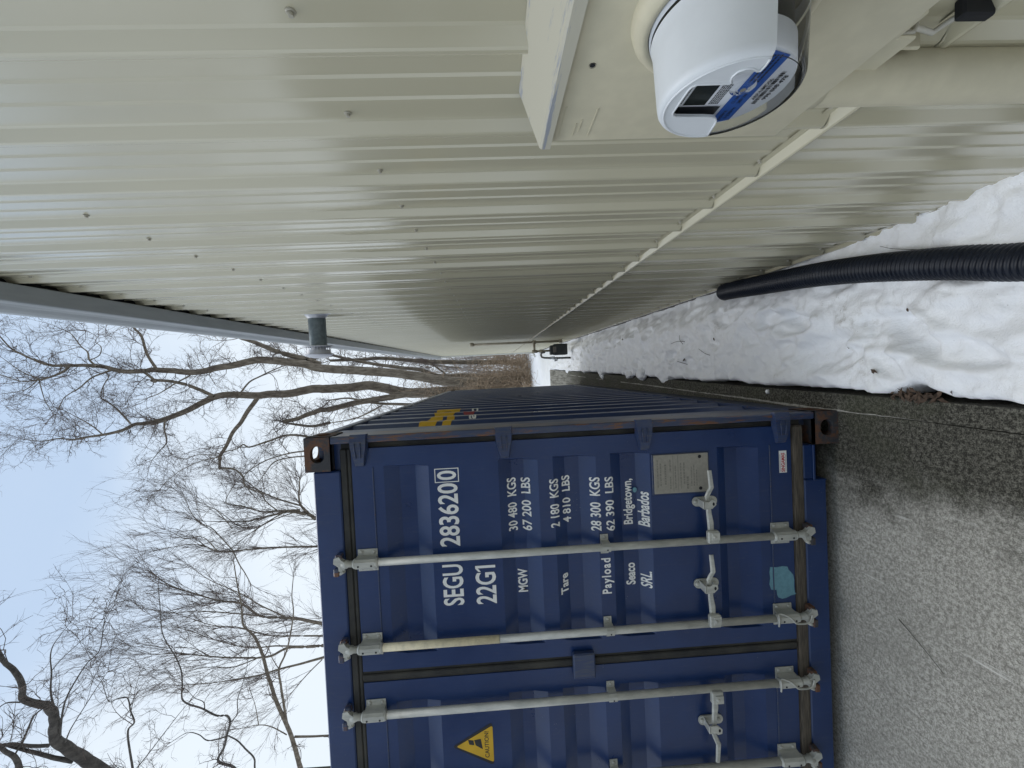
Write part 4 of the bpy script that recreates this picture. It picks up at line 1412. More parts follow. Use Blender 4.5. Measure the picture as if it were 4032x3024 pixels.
# data plate, stickers, paint patch
pl = obj("data_plate_tray", box(-0.372, -0.168, DY - 0.006, DY - 0.0005, 0.655, 0.942, bev=0.003), M["blue_rail"], d1)
p2 = obj("data_plate", box(-0.364, -0.173, DY - 0.0095, DY - 0.0062, 0.662, 0.933, bev=0.002), M["plate_metal"], d1)
bm = bmesh.new()
rl = random.Random(2)
for (z, h_, a, b_) in ((0.912, 0.007, 0.15, 0.85), (0.897, 0.008, 0.2, 0.8), (0.872, 0.011, 0.22, 0.72), (0.849, 0.008, 0.10, 0.40), (0.849, 0.008, 0.58, 0.90), (0.836, 0.003, 0.02, 0.98), (0.812, 0.003, 0.02, 0.98), (0.824, 0.007, 0.12, 0.7), (0.797, 0.007, 0.10, 0.75), (0.780, 0.009, 0.22, 0.80), (0.762, 0.013, 0.08, 0.40), (0.745, 0.006, 0.15, 0.62), (0.732, 0.006, 0.15, 0.66), (0.719, 0.006, 0.15, 0.60)):
    x_ = -0.360 + 0.18 * a
    while x_ < -0.360 + 0.18 * b_:
        l_ = rl.uniform(0.004, 0.016) if h_ > 0.004 else 0.19 * (b_ - a)
        bm.faces.new([bm.verts.new((xx, DY - 0.0099, zz)) for xx, zz in ((x_, z), (min(x_ + l_, -0.178), z), (min(x_ + l_, -0.178), z + h_ * 0.8), (x_, z + h_ * 0.8))])
        x_ += l_ + 0.003
obj("engraving", bm, M["plate_etching"], p2)
bm = bmesh.new()
for xx in (-0.190, -0.346): add_lathe(bm, [(DY - 0.0097, 0.0), (DY - 0.0102, 0.008), (DY - 0.0095, 0.0085)], 'y', (xx, 0, 0.704), 14)
obj("rivet", bm, M["dark_gap"], p2)
bm = bmesh.new()
add_box(bm, -0.296, -0.187, DY - 0.0012, DY - 0.0004, 0.2605, 0.2985)
st = obj("maker_sticker", bm, M["white_lettering"], d1)
bm = text_mesh("SINGAMAS", -0.292, -0.198, 0.2705, 0.2890, 0.03)
for v in bm.verts: v.co = Vector((v.co.x, DY - 0.0016, v.co.y))
obj("lettering", bm, M["red_print"], st)
bm = bmesh.new()
for z in (0.265, 0.2935): bm.faces.new([bm.verts.new((xx, DY - 0.0015, zz)) for xx, zz in ((-0.292, z), (-0.205, z), (-0.205, z + 0.0015), (-0.292, z + 0.0015))])
obj("sticker_rule", bm, M["black_print"], st)
bm = bmesh.new()
pp = [(-0.764, 0.362), (-0.768, 0.33), (-0.764, 0.30), (-0.768, 0.274), (-0.785, 0.268), (-0.795, 0.258), (-0.812, 0.245), (-0.84, 0.241), (-0.87, 0.243), (-0.902, 0.240), (-0.905, 0.226), (-0.910, 0.238), (-0.915, 0.262), (-0.925, 0.285), (-0.928, 0.305), (-0.920, 0.325), (-0.905, 0.331), (-0.882, 0.333), (-0.878, 0.360), (-0.85, 0.369), (-0.82, 0.364), (-0.79, 0.367)]
f = bm.faces.new([bm.verts.new((x_, DY - 0.0009, z_)) for x_, z_ in pp])
obj("paint_patch", bm, M["teal_paint"], d1)
bm = bmesh.new()
f = bm.faces.new([bm.verts.new((-0.345 + 0.013 * math.cos(a), DY + dprof(1.02) - 0.012 + 0.0, 1.020 + 0.011 * math.sin(a))) for a in np.linspace(0, 5.8, 12)])
obj("paint_patch", bm, M["teal_paint"], d1)

# lettering pressed onto the corrugations
def conform(bm, lift=0.0013):
    for z in BREAKS:
        bmesh.ops.bisect_plane(bm, geom=list(bm.verts) + list(bm.edges) + list(bm.faces), plane_co=(0, z, 0), plane_no=(0, 1, 0), dist=1e-5)
    for v in bm.verts: v.co = Vector((v.co.x, DY + dprof(v.co.y) - lift, v.co.y))
    return bm
def letter(body, x0, x1, z0, z1, bold=0.014, shear=0.0, spacing=1.0, mat="white_lettering", door=d1):
    return obj("lettering", conform(text_mesh(body, x0, x1, z0, z1, bold, shear, spacing)), M[mat], door)
letter("283620", -0.557, -0.252, 1.886, 1.984, 0.02)
letter("0", -0.236, -0.191, 1.890, 1.982, 0.02)
bm = bmesh.new()
bx0, bx1, bz0, bz1, bt = -0.2475, -0.1795, 1.878, 1.993, 0.004
for (a, b_, c_, d) in ((bx0, bx1, bz0, bz0 + bt), (bx0, bx1, bz1 - bt, bz1), (bx0, bx0 + bt, bz0 + bt, bz1 - bt), (bx1 - bt, bx1, bz0 + bt, bz1 - bt)):
    bm.faces.new([bm.verts.new(p) for p in ((a, c_, 0), (b_, c_, 0), (b_, d, 0), (a, d, 0))])
obj("check_digit_box", conform(bm), M["white_lettering"], d1)
letter("SEGU", -0.844, -0.645, 1.881, 1.980, 0.02)
letter("22G1", -0.848, -0.660, 1.724, 1.823, 0.02)
bm = bmesh.new()
bm.faces.new([bm.verts.new((x_, z_, 0)) for x_, z_ in ((-0.6715, 1.823), (-0.6895, 1.808), (-0.6895, 1.796), (-0.6715, 1.810))])
obj("lettering", conform(bm), M["white_lettering"], d1)
letter("30 480  KGS", -0.512, -0.251, 1.605, 1.650, 0.02)
letter("67 200  LBS", -0.515, -0.253, 1.536, 1.582, 0.02)
letter("MGW", -0.821, -0.704, 1.569, 1.617, 0.03)
letter("2 180  KGS", -0.499, -0.262, 1.400, 1.446, 0.02)
letter("4 810  LBS", -0.488, -0.255, 1.340, 1.382, 0.02)
letter("Tare", -0.836, -0.736, 1.368, 1.409, 0.03)
letter("28 300  KGS", -0.529, -0.265, 1.199, 1.248, 0.02)
letter("62 390  LBS", -0.531, -0.266, 1.131, 1.176, 0.02)
letter("Payload", -0.840, -0.664, 1.148, 1.208, 0.03, spacing=1.25)
letter("Bridgetown,", -0.518, -0.291, 1.018, 1.078, 0.025)
letter("Barbados", -0.528, -0.354, 0.957, 1.006, 0.025, 0.2)
letter("Seaco", -0.822, -0.712, 1.030, 1.078, 0.03)
letter("SRL.", -0.834, -0.750, 0.957, 1.005, 0.02, 0.2)
# caution triangle
bm = bmesh.new()
def tri(bm, pts, n=1): bm.faces.new([bm.verts.new((x_, z_, 0)) for x_, z_ in pts])
ta, tb, tc_ = (-1.538, 1.976), (-1.430, 1.776), (-1.646, 1.776)
def rounded(P, r_, k=5):
    out = []
    for i in range(3):
        p = Vector(P[i]); a = (Vector(P[i - 1]) - p).normalized(); b_ = (Vector(P[(i + 1) % 3]) - p).normalized()
        for j in range(k + 1):
            t = j / k
            out.append(tuple(p + a * r_ * (1 - t) ** 2 + b_ * r_ * t ** 2))
    return out
tri(bm, rounded((ta, tb, tc_), 0.022))
sg_ = obj("caution_sticker", conform(bm, 0.0012), M["black_print"], d2)
bm = bmesh.new(); tri(bm, rounded(((-1.538, 1.956), (-1.447, 1.7765), (-1.629, 1.7765)), 0.012))
obj("yellow_field", conform(bm, 0.0020), M["yellow_print"], sg_)
bm = bmesh.new()
tri(bm, [(-1.532, 1.892), (-1.508, 1.898), (-1.513, 1.872), (-1.537, 1.868)])
tri(bm, [(-1.538, 1.862), (-1.512, 1.868), (-1.508, 1.836), (-1.560, 1.828)])
obj("pictogram", conform(bm, 0.0027), M["black_print"], sg_)
obj("lettering", conform(text_mesh("CAUTION!", -1.603, -1.473, 1.797, 1.818, 0.01), 0.0027), M["black_print"], sg_)

# wordmark on the long side
def conform_side(bm, lift=0.0015):
    for y in sy:
        bmesh.ops.bisect_plane(bm, geom=list(bm.verts) + list(bm.edges) + list(bm.faces), plane_co=(y, 0, 0), plane_no=(1, 0, 0), dist=1e-5)
    for v in bm.verts: v.co = Vector((SIDE_X - sprof(v.co.x) + lift, v.co.x, v.co.y))
    return bm
def side_text(body, y0, y1, z0, z1, mat, bold=0.03, shear=0.0):
    return obj("lettering", conform_side(text_mesh(body, y0, y1, z0, z1, bold, shear)), M[mat], sc)
FRAG = [(0.445, [(0.02, 2.145), (0.02, 2.050), (1.0, 2.030), (1.0, 2.152)]), (0.445, [(0.02, 2.010), (0.02, 1.958), (1.0, 1.950), (1.0, 2.000)]),
        (0.723, [(0.02, 2.152), (0.02, 2.042), (1.0, 2.037), (1.0, 2.105), (0.6, 2.124)]), (0.723, [(0.02, 2.013), (0.02, 1.965), (0.6, 1.963), (1.0, 1.974), (1.0, 2.018)]),
        (1.001, [(0.02, 2.130), (0.02, 2.008), (1.0, 1.958), (1.0, 2.155)]),
        (1.279, [(0.02, 2.160), (0.02, 2.110), (0.5, 2.095), (0.5, 2.045), (0.02, 2.035), (0.02, 1.978), (1.0, 1.969), (1.0, 2.160)])]
for y0, P in FRAG:
    bm = bmesh.new()
    yy = lambda s_: y0 + (0.35 + 0.65 * s_) * 0.068 + (0.072 if s_ == 1.0 else 0)
    bm.faces.new([bm.verts.new((yy(s_), z_, 0)) for s_, z_ in P])
    obj("yellow_wordmark", conform_side(bm), M["yellow_print"], sc)
side_text("a", 0.748, 0.830, 1.820, 1.869, "white_lettering", 0.03)
side_text("co", 1.21, 1.385, 1.828, 1.880, "white_lettering", 0.03)
bm = bmesh.new()
tri(bm, [(0.96, 1.870), (1.01, 1.905), (1.05, 1.925), (1.14, 1.930), (1.08, 1.89), (1.15, 1.830), (1.07, 1.845), (1.01, 1.856)])
obj("emblem", conform_side(bm), M["faded_red_print"], sc)

# ================================================================== bare trees
# each tree: surveyed limbs as (x, y, z, radius) paths; twigs grown on them
LIMBS = {
 "L1": [
  [[-0.11,21.0,0.2,0.3464],[-0.09,20.88,2.18,0.3316],[0.06,20.76,4.22,0.317],[0.39,20.64,5.71,0.3024],[0.64,20.52,7.18,0.2881],[0.89,20.4,9.12,0.2738],[1.11,20.28,11.03,0.2597],[1.33,20.16,11.86,0.2457],[1.56,20.04,13.11,0.2319],[1.65,19.92,14.12,0.2182],[1.47,19.8,15.14,0.2046],[1.34,19.68,16.14,0.1912],[1.16,19.56,17.13,0.1779],[1.3,19.44,18.29,0.1648],[1.36,19.32,19.02,0.1517],[1.31,19.2,19.37,0.1389],[1.35,19.08,20.28,0.1261],[1.59,18.96,20.96,0.1135],[1.7,18.84,21.64,0.101],[1.73,18.72,22.32,0.0887],[1.76,18.6,23.09,0.0765],[1.9,18.48,23.43,0.0644],[2.16,18.36,23.86,0.0525],[2.58,18.24,24.46,0.0407],[3.1,18.12,24.77,0.0291],[3.49,18.0,24.91,0.0176]],
  [[1.31,20.6,11.16,0.1844],[1.65,20.33,11.92,0.1682],[2.05,20.07,13.09,0.1523],[2.32,19.8,13.58,0.1368],[2.59,19.53,14.06,0.1216],[2.8,19.27,14.52,0.1067],[3.17,19.0,14.95,0.0922]],
  [[1.38,19.0,18.55,0.079],[2.11,18.75,18.74,0.0716],[2.96,18.5,18.75,0.0643],[3.32,18.25,18.83,0.0572],[3.63,18.0,18.82,0.0502]],
  [[1.42,18.8,20.51,0.0587],[1.1,18.48,21.14,0.0466],[0.63,18.15,21.43,0.0348],[0.19,17.82,21.83,0.0233],[-0.3,17.5,21.79,0.0122]],
  [[1.7,18.5,22.18,0.0772],[1.4,18.3,22.34,0.0652],[1.14,18.1,22.84,0.0535],[1.04,17.9,23.24,0.0419],[1.05,17.7,23.66,0.0306],[1.37,17.5,24.25,0.0196]],
  [[1.6,18.5,20.93,0.0579],[1.98,18.7,21.45,0.0493],[2.37,18.9,21.7,0.0406],[2.7,19.1,22.19,0.0318],[3.33,19.3,22.79,0.0227],[3.63,19.5,23.38,0.0135]],
  [[1.12,18.2,23.33,0.0329],[0.79,17.8,22.85,0.0248],[0.04,17.4,22.25,0.017],[-0.54,17.0,21.51,0.0095]],
  [[1.12,18.2,23.33,0.0329],[0.63,17.8,23.54,0.0224],[0.48,17.4,24.2,0.0122]],
  [[1.12,18.2,23.33,0.0329],[1.51,18.0,23.88,0.0226],[2.24,17.8,24.54,0.0124]],
  [[1.92,18.5,21.26,0.0309],[2.16,18.66,20.93,0.027],[2.58,18.82,20.97,0.023],[2.87,18.98,21.38,0.019],[3.13,19.14,21.43,0.0149],[3.47,19.3,22.05,0.0107]],
  [[-1.28,18.5,19.51,0.0257],[-0.94,18.5,19.72,0.0129]],
 ],
 "L2": [
  [[-0.54,23.0,0.08,0.408],[-0.6,22.85,2.24,0.3913],[-0.6,22.7,4.47,0.3747],[-0.54,22.56,6.65,0.3583],[-0.37,22.41,7.7,0.342],[-0.04,22.26,8.72,0.326],[-0.04,22.11,9.75,0.3101],[-0.05,21.96,11.28,0.2943],[0.0,21.82,12.22,0.2788],[-0.2,21.67,13.35,0.2634],[-0.19,21.52,14.45,0.2482],[-0.25,21.37,15.07,0.2332],[-0.14,21.22,16.13,0.2183],[-0.18,21.07,17.17,0.2036],[-0.46,20.93,17.77,0.1891],[-0.87,20.78,18.58,0.1747],[-1.19,20.63,19.37,0.1605],[-1.43,20.48,20.15,0.1465],[-1.27,20.33,19.62,0.1327],[-1.39,20.18,20.16,0.119],[-1.41,20.04,20.68,0.1055],[-1.67,19.89,21.2,0.0922],[-1.83,19.74,21.92,0.079],[-1.9,19.59,22.62,0.066],[-1.99,19.44,23.3,0.0532],[-1.88,19.3,23.75,0.0406],[-1.95,19.15,24.41,0.0281],[-1.81,19.0,25.04,0.0158]],
  [[-0.32,20.5,14.57,0.1412],[-0.93,20.31,14.94,0.1309],[-1.61,20.11,15.31,0.1208],[-2.11,19.92,15.65,0.1109],[-2.73,19.73,15.87,0.1011],[-3.26,19.54,16.12,0.0915],[-3.3,19.35,15.99,0.082],[-3.79,19.15,15.9,0.0727],[-3.76,18.96,15.64,0.0635],[-3.84,18.77,14.91,0.0545],[-4.2,18.58,14.4,0.0457],[-4.58,18.39,14.23,0.037],[-4.86,18.19,13.52,0.0284],[-4.95,18.0,13.1,0.0201]],
  [[-0.13,19.8,16.4,0.1094],[0.24,19.64,16.99,0.1028],[0.53,19.49,17.53,0.0963],[0.74,19.33,18.15,0.0898],[0.84,19.17,18.93,0.0835],[0.77,19.01,18.64,0.0772],[1.12,18.86,18.89,0.071],[1.29,18.7,18.99,0.0649]],
  [[-1.31,19.4,20.33,0.0537],[-0.58,19.32,20.83,0.046],[-0.22,19.24,21.14,0.0384],[0.1,19.16,21.45,0.0308],[0.68,19.08,21.22,0.0233],[1.08,19.0,20.87,0.0158]],
  [[-1.83,19.3,21.59,0.0401],[-1.26,19.03,21.91,0.0308],[-0.79,18.77,22.34,0.0217],[-0.42,18.5,22.64,0.0129]],
  [[-1.21,19.4,18.6,0.0537],[-1.64,19.25,18.57,0.044],[-2.31,19.1,18.38,0.0344],[-2.74,18.95,18.65,0.025],[-3.12,18.8,18.88,0.0157]],
  [[-0.13,20.4,15.48,0.0562],[0.52,20.55,15.0,0.0495],[0.86,20.7,14.39,0.0427],[1.16,20.85,13.78,0.0358],[1.41,21.0,13.16,0.0289]],
  [[1.0,19.6,17.38,0.0542],[0.64,19.23,17.84,0.0422],[0.2,18.87,18.31,0.0305],[-0.05,18.5,18.67,0.0193]],
  [[-3.09,18.3,15.29,0.0331],[-3.16,18.05,15.92,0.027],[-3.36,17.8,16.41,0.0211],[-3.68,17.55,16.9,0.0153],[-4.29,17.3,17.43,0.0097]],
  [[-3.04,18.3,15.32,0.0255],[-2.89,18.2,16.16,0.0203],[-3.04,18.1,16.81,0.0151],[-2.83,18.0,17.35,0.01]],
  [[1.33,18.8,20.79,0.0313],[1.07,18.73,20.63,0.0251],[0.67,18.67,20.83,0.019],[0.18,18.6,20.8,0.0129]],
 ],
 "L3": [
  [[-0.73,22.0,0.16,0.2561],[-0.78,21.78,3.31,0.2388],[-0.59,21.56,6.45,0.2218],[-0.74,21.33,7.97,0.205],[-0.89,21.11,9.46,0.1885],[-1.18,20.89,10.91,0.1724],[-1.19,20.67,11.33,0.1565],[-1.37,20.44,11.92,0.1408],[-1.59,20.22,12.5,0.1255],[-1.64,20.0,13.05,0.1104]],
  [[-1.9,20.6,10.84,0.0993],[-2.02,20.4,11.71,0.0843],[-1.86,20.2,12.51,0.0696],[-1.72,20.0,13.02,0.0552]],
  [[-2.74,20.5,11.35,0.0847],[-2.53,20.21,11.97,0.0753],[-2.39,19.93,12.84,0.066],[-2.65,19.64,13.79,0.057],[-2.83,19.36,14.49,0.0482],[-2.64,19.07,14.61,0.0397],[-2.8,18.79,14.77,0.0313],[-2.87,18.5,15.21,0.0231]],
  [[-1.19,21.5,6.47,0.1032],[-1.05,21.25,7.97,0.0875],[-0.88,21.0,8.91,0.0722],[-0.61,20.75,9.82,0.0571],[-0.66,20.5,10.73,0.0424]],
  [[-1.13,21.0,8.11,0.0577],[-1.69,20.5,9.3,0.0424],[-1.86,20.0,10.59,0.0276]],
  [[-3.21,19.5,11.81,0.054],[-3.26,19.25,12.55,0.0447],[-3.5,19.0,13.49,0.0356],[-3.92,18.75,14.2,0.0267],[-4.23,18.5,14.36,0.018]],
  [[-3.53,19.8,11.97,0.0479],[-3.54,19.6,12.74,0.0396],[-3.68,19.4,13.29,0.0316],[-4.1,19.2,13.63,0.0236],[-4.68,19.0,13.98,0.0158]],
 ],
 "L4": [
  [[0.25,24.0,-0.2,0.1959],[0.16,23.86,1.64,0.1823],[0.36,23.73,3.67,0.1689],[0.38,23.59,5.1,0.1555],[0.81,23.45,6.2,0.1424],[1.0,23.32,7.29,0.1293],[1.29,23.18,8.92,0.1164],[1.67,23.05,10.52,0.1036],[1.96,22.91,11.54,0.091],[1.78,22.77,12.55,0.0785],[2.02,22.64,13.46,0.0661],[2.2,22.5,14.36,0.0538]],
  [[0.98,25.0,-0.3,0.2204],[1.09,24.71,0.99,0.2013],[1.21,24.43,3.38,0.1825],[1.29,24.14,5.12,0.1641],[1.45,23.86,6.81,0.1461],[1.66,23.57,8.45,0.1284],[1.63,23.29,10.05,0.1111],[1.64,23.0,11.6,0.0942]],
  [[0.86,24.5,3.82,0.0499],[1.02,24.33,4.87,0.0397],[1.23,24.17,5.71,0.0296],[1.73,24.0,6.54,0.0196]],
  [[0.48,24.0,4.79,0.0653],[1.09,23.5,5.5,0.048],[1.26,23.0,5.81,0.0314]],
 ],
 "F1": [
  [[-7.96,23.0,13.03,0.0942],[-7.14,22.75,13.65,0.0777],[-6.5,22.5,13.69,0.0615],[-5.74,22.25,13.5,0.0457],[-5.18,22.0,13.33,0.0301]],
  [[-7.96,23.0,13.03,0.1255],[-7.58,22.79,13.34,0.1089],[-7.3,22.57,14.22,0.0925],[-7.26,22.36,14.6,0.0764],[-7.41,22.14,15.7,0.0606],[-7.51,21.93,16.54,0.0451],[-7.35,21.71,17.81,0.0298],[-7.2,21.5,18.59,0.0147]],
  [[-7.24,22.6,13.73,0.0772],[-7.16,22.42,14.87,0.0664],[-7.09,22.23,15.73,0.0558],[-6.68,22.05,16.57,0.0453],[-6.43,21.87,17.39,0.035],[-6.03,21.68,17.34,0.0248],[-5.33,21.5,16.8,0.0147]],
  [[-7.0,22.6,13.57,0.0618],[-6.63,22.38,14.33,0.052],[-6.21,22.16,15.06,0.0425],[-5.71,21.94,15.72,0.0331],[-5.28,21.72,16.28,0.0238],[-4.86,21.5,16.59,0.0147]],
  [[-7.29,22.4,14.62,0.0459],[-7.6,22.18,15.25,0.0379],[-7.98,21.95,15.87,0.0301],[-8.34,21.73,16.47,0.0223],[-8.84,21.5,17.07,0.0147]],
  [[-7.1,22.4,14.95,0.0459],[-6.47,22.1,15.38,0.0353],[-5.79,21.8,15.51,0.0249],[-5.24,21.5,15.91,0.0147]],
  [[-7.26,22.4,13.88,0.0398],[-7.58,22.22,15.03,0.0341],[-7.99,22.04,16.16,0.0284],[-7.63,21.86,16.98,0.0228],[-6.78,21.68,17.76,0.0172],[-6.3,21.5,18.35,0.0118]],
 ],
 "F2": [
  [[-9.27,22.0,12.55,0.0678],[-9.11,21.75,13.68,0.0609],[-8.96,21.5,14.96,0.0542],[-8.88,21.25,15.98,0.0476],[-8.83,21.0,16.98,0.0411],[-8.65,20.75,17.48,0.0348],[-8.21,20.5,17.95,0.0286],[-8.02,20.25,18.64,0.0225],[-8.11,20.0,19.76,0.0166]],
  [[-8.77,21.0,16.74,0.0375],[-7.88,20.83,17.26,0.033],[-7.33,20.67,17.57,0.0284],[-6.91,20.5,18.09,0.024],[-6.24,20.33,18.37,0.0196],[-5.59,20.17,18.43,0.0153],[-5.18,20.0,18.45,0.011]],
  [[-8.77,21.0,16.74,0.0375],[-9.5,20.83,16.32,0.0325],[-9.96,20.67,15.93,0.0275],[-10.51,20.5,15.55,0.0226]],
  [[-7.56,21.0,16.67,0.026],[-6.6,20.75,17.13,0.0218],[-6.22,20.5,17.38,0.0176],[-6.57,20.25,17.76,0.0136],[-5.76,20.0,17.8,0.0097]],
  [[-8.56,20.5,17.22,0.0311],[-7.66,20.25,17.74,0.0258],[-7.61,20.0,18.43,0.0207],[-7.17,19.75,18.86,0.0157],[-6.88,19.5,19.07,0.0108]],
 ],
 "F3": [
  [[-15.05,24.0,13.32,0.1306],[-14.68,23.67,13.87,0.1174],[-14.23,23.33,14.64,0.1046],[-13.87,23.0,15.5,0.0921],[-13.52,22.67,16.44,0.0798],[-12.5,22.33,17.31,0.0679],[-12.15,22.0,17.96,0.0562],[-11.74,21.67,18.58,0.0449],[-10.71,21.33,20.4,0.0338],[-9.73,21.0,21.11,0.0231]],
  [[-16.46,24.0,13.4,0.1143],[-16.22,23.62,14.3,0.1013],[-15.95,23.25,15.29,0.0888],[-16.12,22.88,16.03,0.0765],[-15.93,22.5,16.61,0.0646],[-15.57,22.12,17.81,0.053],[-15.16,21.75,18.85,0.0417],[-14.63,21.38,20.16,0.0308],[-14.32,21.0,21.41,0.0202]],
  [[-17.21,24.0,13.44,0.0898],[-17.16,23.5,14.54,0.0766],[-17.07,23.0,15.69,0.0638],[-16.99,22.5,16.56,0.0515],[-16.77,22.0,17.48,0.0397],[-16.53,21.5,18.45,0.0283],[-16.19,21.0,19.97,0.0173]],
  [[-15.84,24.0,13.36,0.0653],[-15.41,23.5,14.67,0.0544],[-14.93,23.0,16.26,0.0439],[-14.03,22.5,17.62,0.0338],[-13.45,22.0,18.92,0.0241],[-12.35,21.5,20.42,0.0147]],
  [[-16.14,23.5,14.24,0.056],[-15.62,23.0,15.84,0.0471],[-15.3,22.5,17.13,0.0384],[-14.38,22.0,18.65,0.0301],[-13.26,21.5,20.16,0.0221],[-12.75,21.0,21.31,0.0144]],
  [[-13.94,23.0,15.04,0.0549],[-12.78,22.5,16.3,0.0442],[-11.76,22.0,17.06,0.0339],[-10.61,21.5,18.4,0.024],[-9.55,21.0,19.03,0.0144]],
  [[-13.42,22.5,16.34,0.0461],[-12.91,22.12,17.87,0.0379],[-12.46,21.75,19.44,0.0298],[-12.26,21.38,20.74,0.022],[-11.5,21.0,22.06,0.0144]],
  [[-17.35,24.0,13.57,0.0424],[-17.92,23.5,14.34,0.0331],[-18.35,23.0,14.84,0.0241],[-18.64,22.5,15.18,0.0154]],
  [[-15.93,22.5,16.61,0.04],[-16.05,22.0,17.76,0.0301],[-15.6,21.5,18.92,0.0206],[-15.55,21.0,20.45,0.0115]],
  [[-15.32,22.0,19.03,0.0301],[-14.52,21.67,19.83,0.0238],[-14.2,21.33,21.05,0.0176],[-13.54,21.0,22.4,0.0115]],
 ],
 "N1": [
  [[-17.1,15.5,10.64,0.1207],[-16.13,15.38,10.81,0.1116],[-15.05,15.25,10.93,0.1027],[-14.09,15.12,11.09,0.0939],[-12.8,15.0,11.43,0.0852],[-11.71,14.88,11.61,0.0767],[-10.72,14.75,11.71,0.0682],[-9.99,14.62,11.83,0.0599],[-9.58,14.5,11.96,0.0517],[-9.17,14.38,12.16,0.0436],[-8.25,14.25,12.1,0.0356],[-7.41,14.12,12.12,0.0278],[-6.44,14.0,12.13,0.0201]],
  [[-13.98,15.2,11.16,0.0647],[-13.03,15.05,11.15,0.0582],[-12.09,14.9,11.14,0.0519],[-11.34,14.75,11.09,0.0457],[-10.62,14.6,10.7,0.0395],[-9.9,14.45,10.42,0.0335],[-8.81,14.3,10.14,0.0276],[-8.03,14.15,10.08,0.0218],[-7.2,14.0,9.9,0.016]],
  [[-14.57,15.3,11.25,0.0325],[-13.96,15.03,11.67,0.0249],[-13.61,14.77,12.05,0.0175],[-13.48,14.5,12.65,0.0103]],
  [[-13.8,15.0,12.19,0.0213],[-12.86,14.75,12.11,0.0157],[-12.26,14.5,12.04,0.0103]],
  [[-11.37,14.8,11.12,0.0211],[-10.69,14.53,11.21,0.0166],[-10.11,14.27,11.18,0.0122],[-9.69,14.0,11.3,0.008]],
  [[-14.68,15.3,10.93,0.0542],[-14.82,15.4,10.3,0.0491],[-14.93,15.5,9.66,0.0439],[-15.01,15.6,9.25,0.0386]],
 ],
 "N2": [
  [[-13.63,12.5,11.29,0.0545],[-13.1,12.41,11.53,0.0515],[-12.72,12.31,11.97,0.0486],[-12.21,12.22,11.69,0.0457],[-11.73,12.12,11.5,0.0429],[-11.16,12.03,11.29,0.0401],[-10.85,11.94,11.32,0.0373],[-10.73,11.84,11.6,0.0346],[-10.39,11.75,11.96,0.0319],[-10.01,11.66,12.49,0.0292],[-9.39,11.56,12.41,0.0265],[-8.87,11.47,12.34,0.0239],[-8.35,11.38,12.41,0.0213],[-7.84,11.28,12.55,0.0188],[-7.39,11.19,12.62,0.0163],[-6.54,11.09,12.55,0.0138],[-5.75,11.0,12.49,0.0114]],
  [[-11.59,12.0,11.38,0.0263],[-11.84,12.06,11.11,0.0282],[-12.19,12.12,10.91,0.0301],[-12.61,12.18,10.67,0.032],[-13.02,12.24,10.7,0.0339],[-13.69,12.3,10.71,0.0358]],
  [[-11.62,12.0,11.41,0.0281],[-11.58,11.85,11.91,0.023],[-11.22,11.7,12.1,0.018],[-11.0,11.55,12.35,0.0131],[-11.15,11.4,12.76,0.0084]],
  [[-11.16,12.0,11.27,0.021],[-10.75,11.88,10.93,0.0181],[-10.2,11.76,10.82,0.0152],[-9.6,11.64,10.55,0.0123],[-8.95,11.52,10.29,0.0095],[-8.23,11.4,10.11,0.0067]],
  [[-10.44,11.8,11.93,0.0207],[-10.13,11.7,11.88,0.0166],[-9.9,11.6,12.07,0.0125],[-9.62,11.5,12.16,0.0085]],
 ],
 "G": [
  [[-8.59,7.4,10.47,0.1995],[-8.13,7.32,10.91,0.1881],[-7.72,7.24,11.27,0.1769],[-7.39,7.16,11.51,0.1658],[-7.18,7.08,11.57,0.1549],[-6.86,7.0,11.49,0.1442],[-6.54,6.92,11.38,0.1336],[-6.27,6.84,11.4,0.1232],[-6.13,6.76,11.51,0.113],[-6.01,6.68,11.59,0.1029],[-5.85,6.6,11.63,0.093],[-5.52,6.52,11.52,0.0833],[-5.19,6.44,11.55,0.0737],[-4.95,6.36,11.63,0.0643],[-4.68,6.28,11.63,0.0551],[-4.42,6.2,11.65,0.046]],
  [[-7.79,7.2,11.36,0.0804],[-7.63,7.1,11.56,0.0724],[-7.43,7.0,11.74,0.0646],[-7.21,6.9,11.98,0.0569],[-7.0,6.8,12.2,0.0494]],
  [[-7.32,7.1,11.72,0.0568],[-7.19,6.97,11.88,0.0546],[-7.05,6.85,12.0,0.0525],[-6.9,6.72,12.11,0.0504],[-6.87,6.6,12.25,0.0483]],
  [[-6.78,6.6,12.19,0.0536],[-6.99,6.65,12.09,0.0621],[-7.14,6.7,12.0,0.0706],[-7.34,6.75,11.99,0.0792],[-7.64,6.8,12.01,0.0879]],
  [[-7.14,7.1,11.49,0.0341],[-6.8,6.99,11.34,0.0306],[-6.4,6.88,11.16,0.0271],[-6.01,6.76,10.92,0.0238],[-5.6,6.65,10.6,0.0205],[-5.21,6.54,10.26,0.0173],[-4.89,6.42,9.88,0.0142],[-4.38,6.31,9.67,0.0111],[-4.03,6.2,9.5,0.0082]],
  [[-7.27,7.1,11.39,0.0227],[-6.86,6.92,11.08,0.0184],[-6.33,6.75,10.63,0.0142],[-5.74,6.58,10.13,0.0102],[-5.32,6.4,9.73,0.0063]],
  [[-6.41,7.0,11.46,0.0337],[-6.1,6.89,11.38,0.0295],[-5.8,6.77,11.25,0.0253],[-5.42,6.66,11.09,0.0213],[-5.04,6.54,10.96,0.0174],[-4.73,6.43,10.77,0.0135],[-4.44,6.31,10.47,0.0098],[-4.16,6.2,10.17,0.0061]],
  [[-6.97,6.8,11.94,0.0329],[-6.63,6.73,11.72,0.0291],[-6.31,6.67,11.51,0.0252],[-6.12,6.6,11.25,0.0215]],
